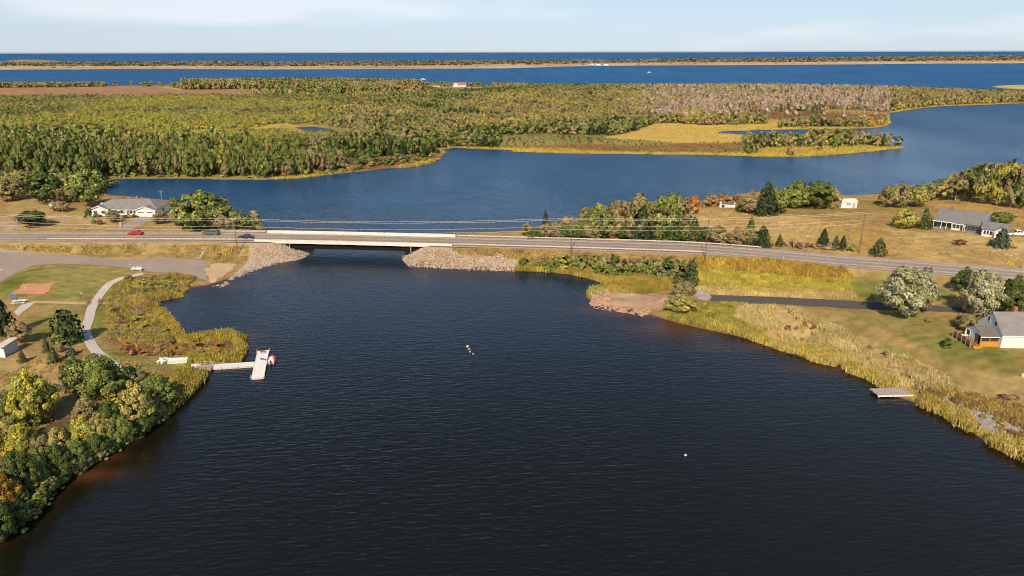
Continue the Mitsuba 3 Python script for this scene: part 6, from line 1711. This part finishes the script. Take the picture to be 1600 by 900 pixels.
# ------------------------------------------------------------------ reeds and grass tufts
def tufts(key, label, pts, z, h, w, colours, seed, blades=6, cat='reeds'):
    rng = np.random.default_rng(seed)
    m = len(pts)
    nb = m * blades
    base = np.repeat(np.c_[pts, z], blades, 0) + np.c_[rng.normal(0, w * .5, (nb, 2)), np.zeros(nb)]
    ang = rng.uniform(0, 2 * np.pi, nb)
    lean = rng.uniform(.1, .5, nb)
    hh = np.repeat(h * rng.uniform(.6, 1.3, m), blades) * rng.uniform(.6, 1.15, nb)
    tip = base + np.stack([np.cos(ang) * lean * hh, np.sin(ang) * lean * hh, hh], 1)
    side = np.stack([-np.sin(ang), np.cos(ang), np.zeros(nb)], 1) * (np.asarray(w) * .19 if np.ndim(w) == 0 else .1)
    bl = base - side - [0, 0, .1]
    br_ = base + side - [0, 0, .1]
    v = np.stack([bl, br_, tip + side * .55, tip - side * .55], 1).reshape(-1, 3)
    idx = np.arange(nb)[:, None] * 4
    f = np.vstack([idx + [0, 1, 2], idx + [0, 2, 3]])
    nrm = unit(np.repeat(np.stack([np.cos(ang) * .3, np.sin(ang) * .3 - .25, np.ones(nb)], 1), 4, 0))
    ci = rng.integers(len(colours), size=m)
    pc = np.array(colours)[ci] * (.65 + .7 * fbm2(pts[:, 0], pts[:, 1], 2.5, 2, seed))[:, None]
    c = np.repeat(np.repeat(pc, blades, 0) * rng.uniform(.7, 1.3, (nb, 1)), 4, 0)
    if key not in scene:
        scene[key] = ply_raw(v, f, nrm, c, 'foliage')
    tag(key, label, cat, None, 'stuff')
def reed_bed(key, label, outline, n, h, w, colours, seed, blades=6, keep_at=None):
    a = zone(outline)
    p = scatter_in(a, n, seed)
    keep = fbm2(p[:, 0], p[:, 1], 4, 3, seed) > (keep_at or rng_keep)
    p = p[keep]
    z = height(p[:, 0], p[:, 1])
    ok = (z > -.3) & (ROADTREE.query(p)[0] > 6.6)
    for s in SUNK:
        ok &= s.sd(p[:, 0], p[:, 1], 2) < -.3
    for s in CLEAR:
        ok &= ~shapely.contains_xy(s.poly, p[:, 0], p[:, 1])
    p, z = p[ok], np.maximum(z[ok], -.1)
    tufts(key, label, p, z, h * .85, w, colours, seed, int(blades * 1.7))
rng_keep = .30
CLEAR = [Area([(298, 565), (345, 563), (380, 560), (380, 577), (345, 582), (298, 584)], .7), Area([(246, 557), (292, 555), (296, 577), (248, 577)], .9), Area([(1355, 604), (1428, 600), (1440, 616), (1436, 640), (1395, 636), (1355, 624)], .6), Area([(1466, 619), (1485, 626), (1545, 649), (1600, 672), (1600, 684), (1540, 662), (1482, 632)], .8), Area([(960, 458), (1015, 458), (1024, 467), (960, 466)], 1.1)]
YEL, GRN, STR, OLV, RED, DRY = (.38, .28, .045), (.215, .20, .042), (.47, .36, .165), (.19, .155, .045), (.20, .105, .06), (.37, .25, .10)
reed_bed('reeds', 'yellow reeds fringing the tip of the left marsh', [(248, 482), (262, 492), (275, 508), (290, 530), (325, 524), (357, 519), (379, 530), (383, 550), (376, 565), (345, 565), (330, 556), (370, 548), (368, 535), (330, 538), (285, 540), (262, 512), (240, 490)], 2600, 1.3, .55, [YEL, OLV, GRN, (.34, .24, .05)], 101)
reed_bed('reeds_001', 'yellow-green reeds along the shore below the white dock', [(322, 574), (330, 577), (322, 592), (285, 630), (258, 652), (246, 650), (262, 615), (280, 585)], 2200, 1.5, .5, [YEL, GRN, GRN, OLV], 102)
reed_bed('reeds_002', 'green and brown marsh reeds between path and bay', [(170, 470), (182, 446), (215, 436), (270, 428), (304, 434), (284, 464), (245, 470), (262, 505), (285, 535), (300, 545), (250, 557), (175, 530), (168, 500)], 4200, .9, .5, [GRN, GRN, OLV, DRY, RED, YEL], 103)
reed_bed('reeds_003', 'green reeds around the dock landing and upturned boats', [(262, 553), (310, 548), (376, 556), (372, 567), (330, 572), (300, 571), (290, 562), (250, 560)], 1300, .9, .5, [GRN, YEL, GRN, OLV], 104)
reed_bed('reeds_004', 'olive green reeds along the water right of the riprap', [(808, 418), (850, 419), (890, 422), (950, 437), (1040, 437), (1052, 452), (1010, 460), (955, 456), (948, 449), (940, 441), (890, 428), (850, 424), (810, 423)], 3600, 1.1, .55, [GRN, GRN, (.30, .24, .05), (.36, .22, .05)], 105)
reed_bed('reeds_005', 'small patch of pale green reeds on the tip of the small point', [(914, 456), (926, 451), (945, 451), (942, 459), (924, 464)], 240, 1.2, .5, [(.33, .30, .09), GRN], 106)
reed_bed('reeds_006', 'deep golden reeds along the verge below the right road', [(1086, 404), (1200, 408), (1320, 424), (1330, 436), (1200, 426), (1090, 420)], 3000, 1.2, .6, [(.40, .26, .04), (.30, .18, .05), (.42, .30, .05), OLV], 107)
reed_bed('reeds_007', 'bright yellow-green marsh grass between the road and the lane', [(1086, 420), (1200, 427), (1325, 440), (1332, 458), (1200, 456), (1120, 452), (1080, 440)], 3600, .8, .6, [(.36, .31, .045), (.40, .33, .05), (.27, .25, .05), (.42, .32, .09)], 108)
reed_bed('reeds_008', 'pale straw coloured grass along the upper side of the lane', [(1085, 452), (1130, 446), (1330, 457), (1340, 468), (1330, 467), (1108, 459)], 1700, .7, .6, [STR, STR, (.44, .32, .1)], 109)
reed_bed('reeds_009', 'broad bed of pale straw reeds on the right shore', [(1150, 480), (1230, 482), (1290, 508), (1380, 542), (1480, 592), (1500, 612), (1440, 612), (1390, 602), (1300, 560), (1200, 520), (1150, 500)], 7500, 1.15, .5, [STR, STR, (.42, .34, .14), (.30, .27, .09)], 110, keep_at=.43)
reed_bed('reeds_010', 'yellow reeds along the waterline of the right shore', [(1110, 508), (1170, 522), (1320, 558), (1400, 602), (1500, 648), (1600, 702), (1640, 738), (1600, 722), (1550, 698), (1475, 651), (1400, 620), (1350, 591), (1250, 558), (1167, 529)], 4600, 1.3, .5, [(.36, .28, .06), (.42, .31, .07), GRN, STR, (.28, .24, .06)], 111, keep_at=.38)
reed_bed('reeds_011', 'green grass on the shore below the small point', [(1035, 492), (1062, 480), (1110, 474), (1165, 476), (1200, 515), (1170, 526), (1060, 503)], 2200, .8, .5, [GRN, (.33, .29, .06), (.27, .26, .05), OLV], 112)
reed_bed('reeds_012', 'rough brown grass on the embankment below the right road', [(705, 389), (810, 391), (1100, 402), (1085, 412), (900, 404), (806, 406), (720, 397)], 2600, .55, .55, [DRY, OLV, (.36, .25, .10)], 113)
reed_bed('reeds_013', 'brown and olive rough growth by the lower right shore', [(1440, 605), (1500, 615), (1600, 640), (1660, 660), (1660, 720), (1600, 695), (1500, 640), (1440, 620)], 2600, .9, .55, [OLV, OLV, DRY, YEL, RED], 114)
rng_keep = .42
reed_bed('grass_tufts', 'dry grass tufts in the rough ground of the left bank', [(0, 590), (60, 560), (130, 545), (180, 560), (250, 570), (200, 600), (100, 640), (60, 690), (0, 640)], 2400, .35, .4, [DRY, (.36, .24, .09), OLV], 121, blades=4)
reed_bed('grass_tufts_001', 'dry grass tufts on the left road embankment', [(0, 384), (390, 386), (383, 408), (330, 408), (250, 400), (175, 402), (100, 396), (0, 389)], 3000, .35, .45, [DRY, (.36, .26, .09), OLV], 122, blades=4)
reed_bed('grass_tufts_002', 'tan grass tufts on the hill field beyond the road', [(1065, 324), (1240, 336), (1330, 350), (1420, 375), (1600, 400), (1600, 415), (1400, 398), (1200, 382), (1090, 365)], 3600, .35, .55, [(.46, .31, .12), DRY, (.38, .26, .10)], 123, blades=4)
# yellow fringe grass on the far shore
def far_reeds(key, label, ids, n, h, colours, seed):
    ps = [scatter_in(F_AREAS[i][0], m, seed + i) for i, m in zip(ids, n)]
    p = np.vstack(ps)
    dd = MID.sd(p[:, 0], p[:, 1], 50)
    p, dd = p[dd > .2], dd[dd > .2]
    tufts(key, label, p, mid_height(p[:, 0], p[:, 1], dd), h, 1.0, colours, seed, 4)
far_reeds('reeds_014', 'golden reeds fringing the far shore and the marsh across the inlet', (8, 13, 15, 16), (2600, 1800, 2600, 1200), .9, [(.46, .35, .06), (.40, .33, .06), (.34, .26, .06)], 131)
far_reeds('heath_shrubs', 'low red-brown heath between the marsh and the wood', (9, 10, 14), (2200, 3000, 1300), .7, [(.22, .12, .06), (.17, .08, .05), (.24, .18, .06)], 132)
far_reeds('marsh_grass', 'golden marsh grass in soft patches across the inlet', (6, 7), (4200, 1600), .4, [(.50, .36, .11), (.44, .34, .08), (.40, .27, .09)], 133)

# ------------------------------------------------------------------ labels that say which one: alike plants are told apart by their order from the left
def tell_apart():
    by = {}
    for k, v in labels.items():
        if k in POS: by.setdefault(v['label'], []).append(k)
    for lb, ks in list(by.items()):
        if len(ks) > 5:
            ks.sort(key=lambda k: -POS[k][1])
            half, mx = len(ks) // 2, float(np.median([POS[k][0] for k in ks]))
            for n, k in enumerate(ks):
                labels[k]['label'] = lb + (', front' if n < half else ', back') + (' left' if POS[k][0] < mx else ' right')
    by = {}
    for k, v in labels.items():
        if k in POS: by.setdefault(v['label'], []).append(k)
    for lb, ks in by.items():
        ks.sort(key=lambda k: POS[k][0])
        if 1 < len(ks) < 7:
            names = ['leftmost', 'second from left', 'third from left', 'fourth from left', 'fifth from left', 'sixth from left'][:len(ks)]
            names[-1] = 'rightmost'
            for k, w in zip(ks, names):
                if len((lb + ' ' + w).split()) <= 16: labels[k]['label'] = lb + ', ' + w
    same = {}
    for k, v in labels.items():
        if k in POS: same.setdefault(v['label'], []).append(k)
    for lb, ks in same.items():
        if len(ks) > 1:
            for k in ks: labels[k]['group'] = lb.replace(' tree', ' trees').replace(' bush', ' bushes').replace(' shrub', ' shrubs').replace(' spruce', ' spruces')
tell_apart()
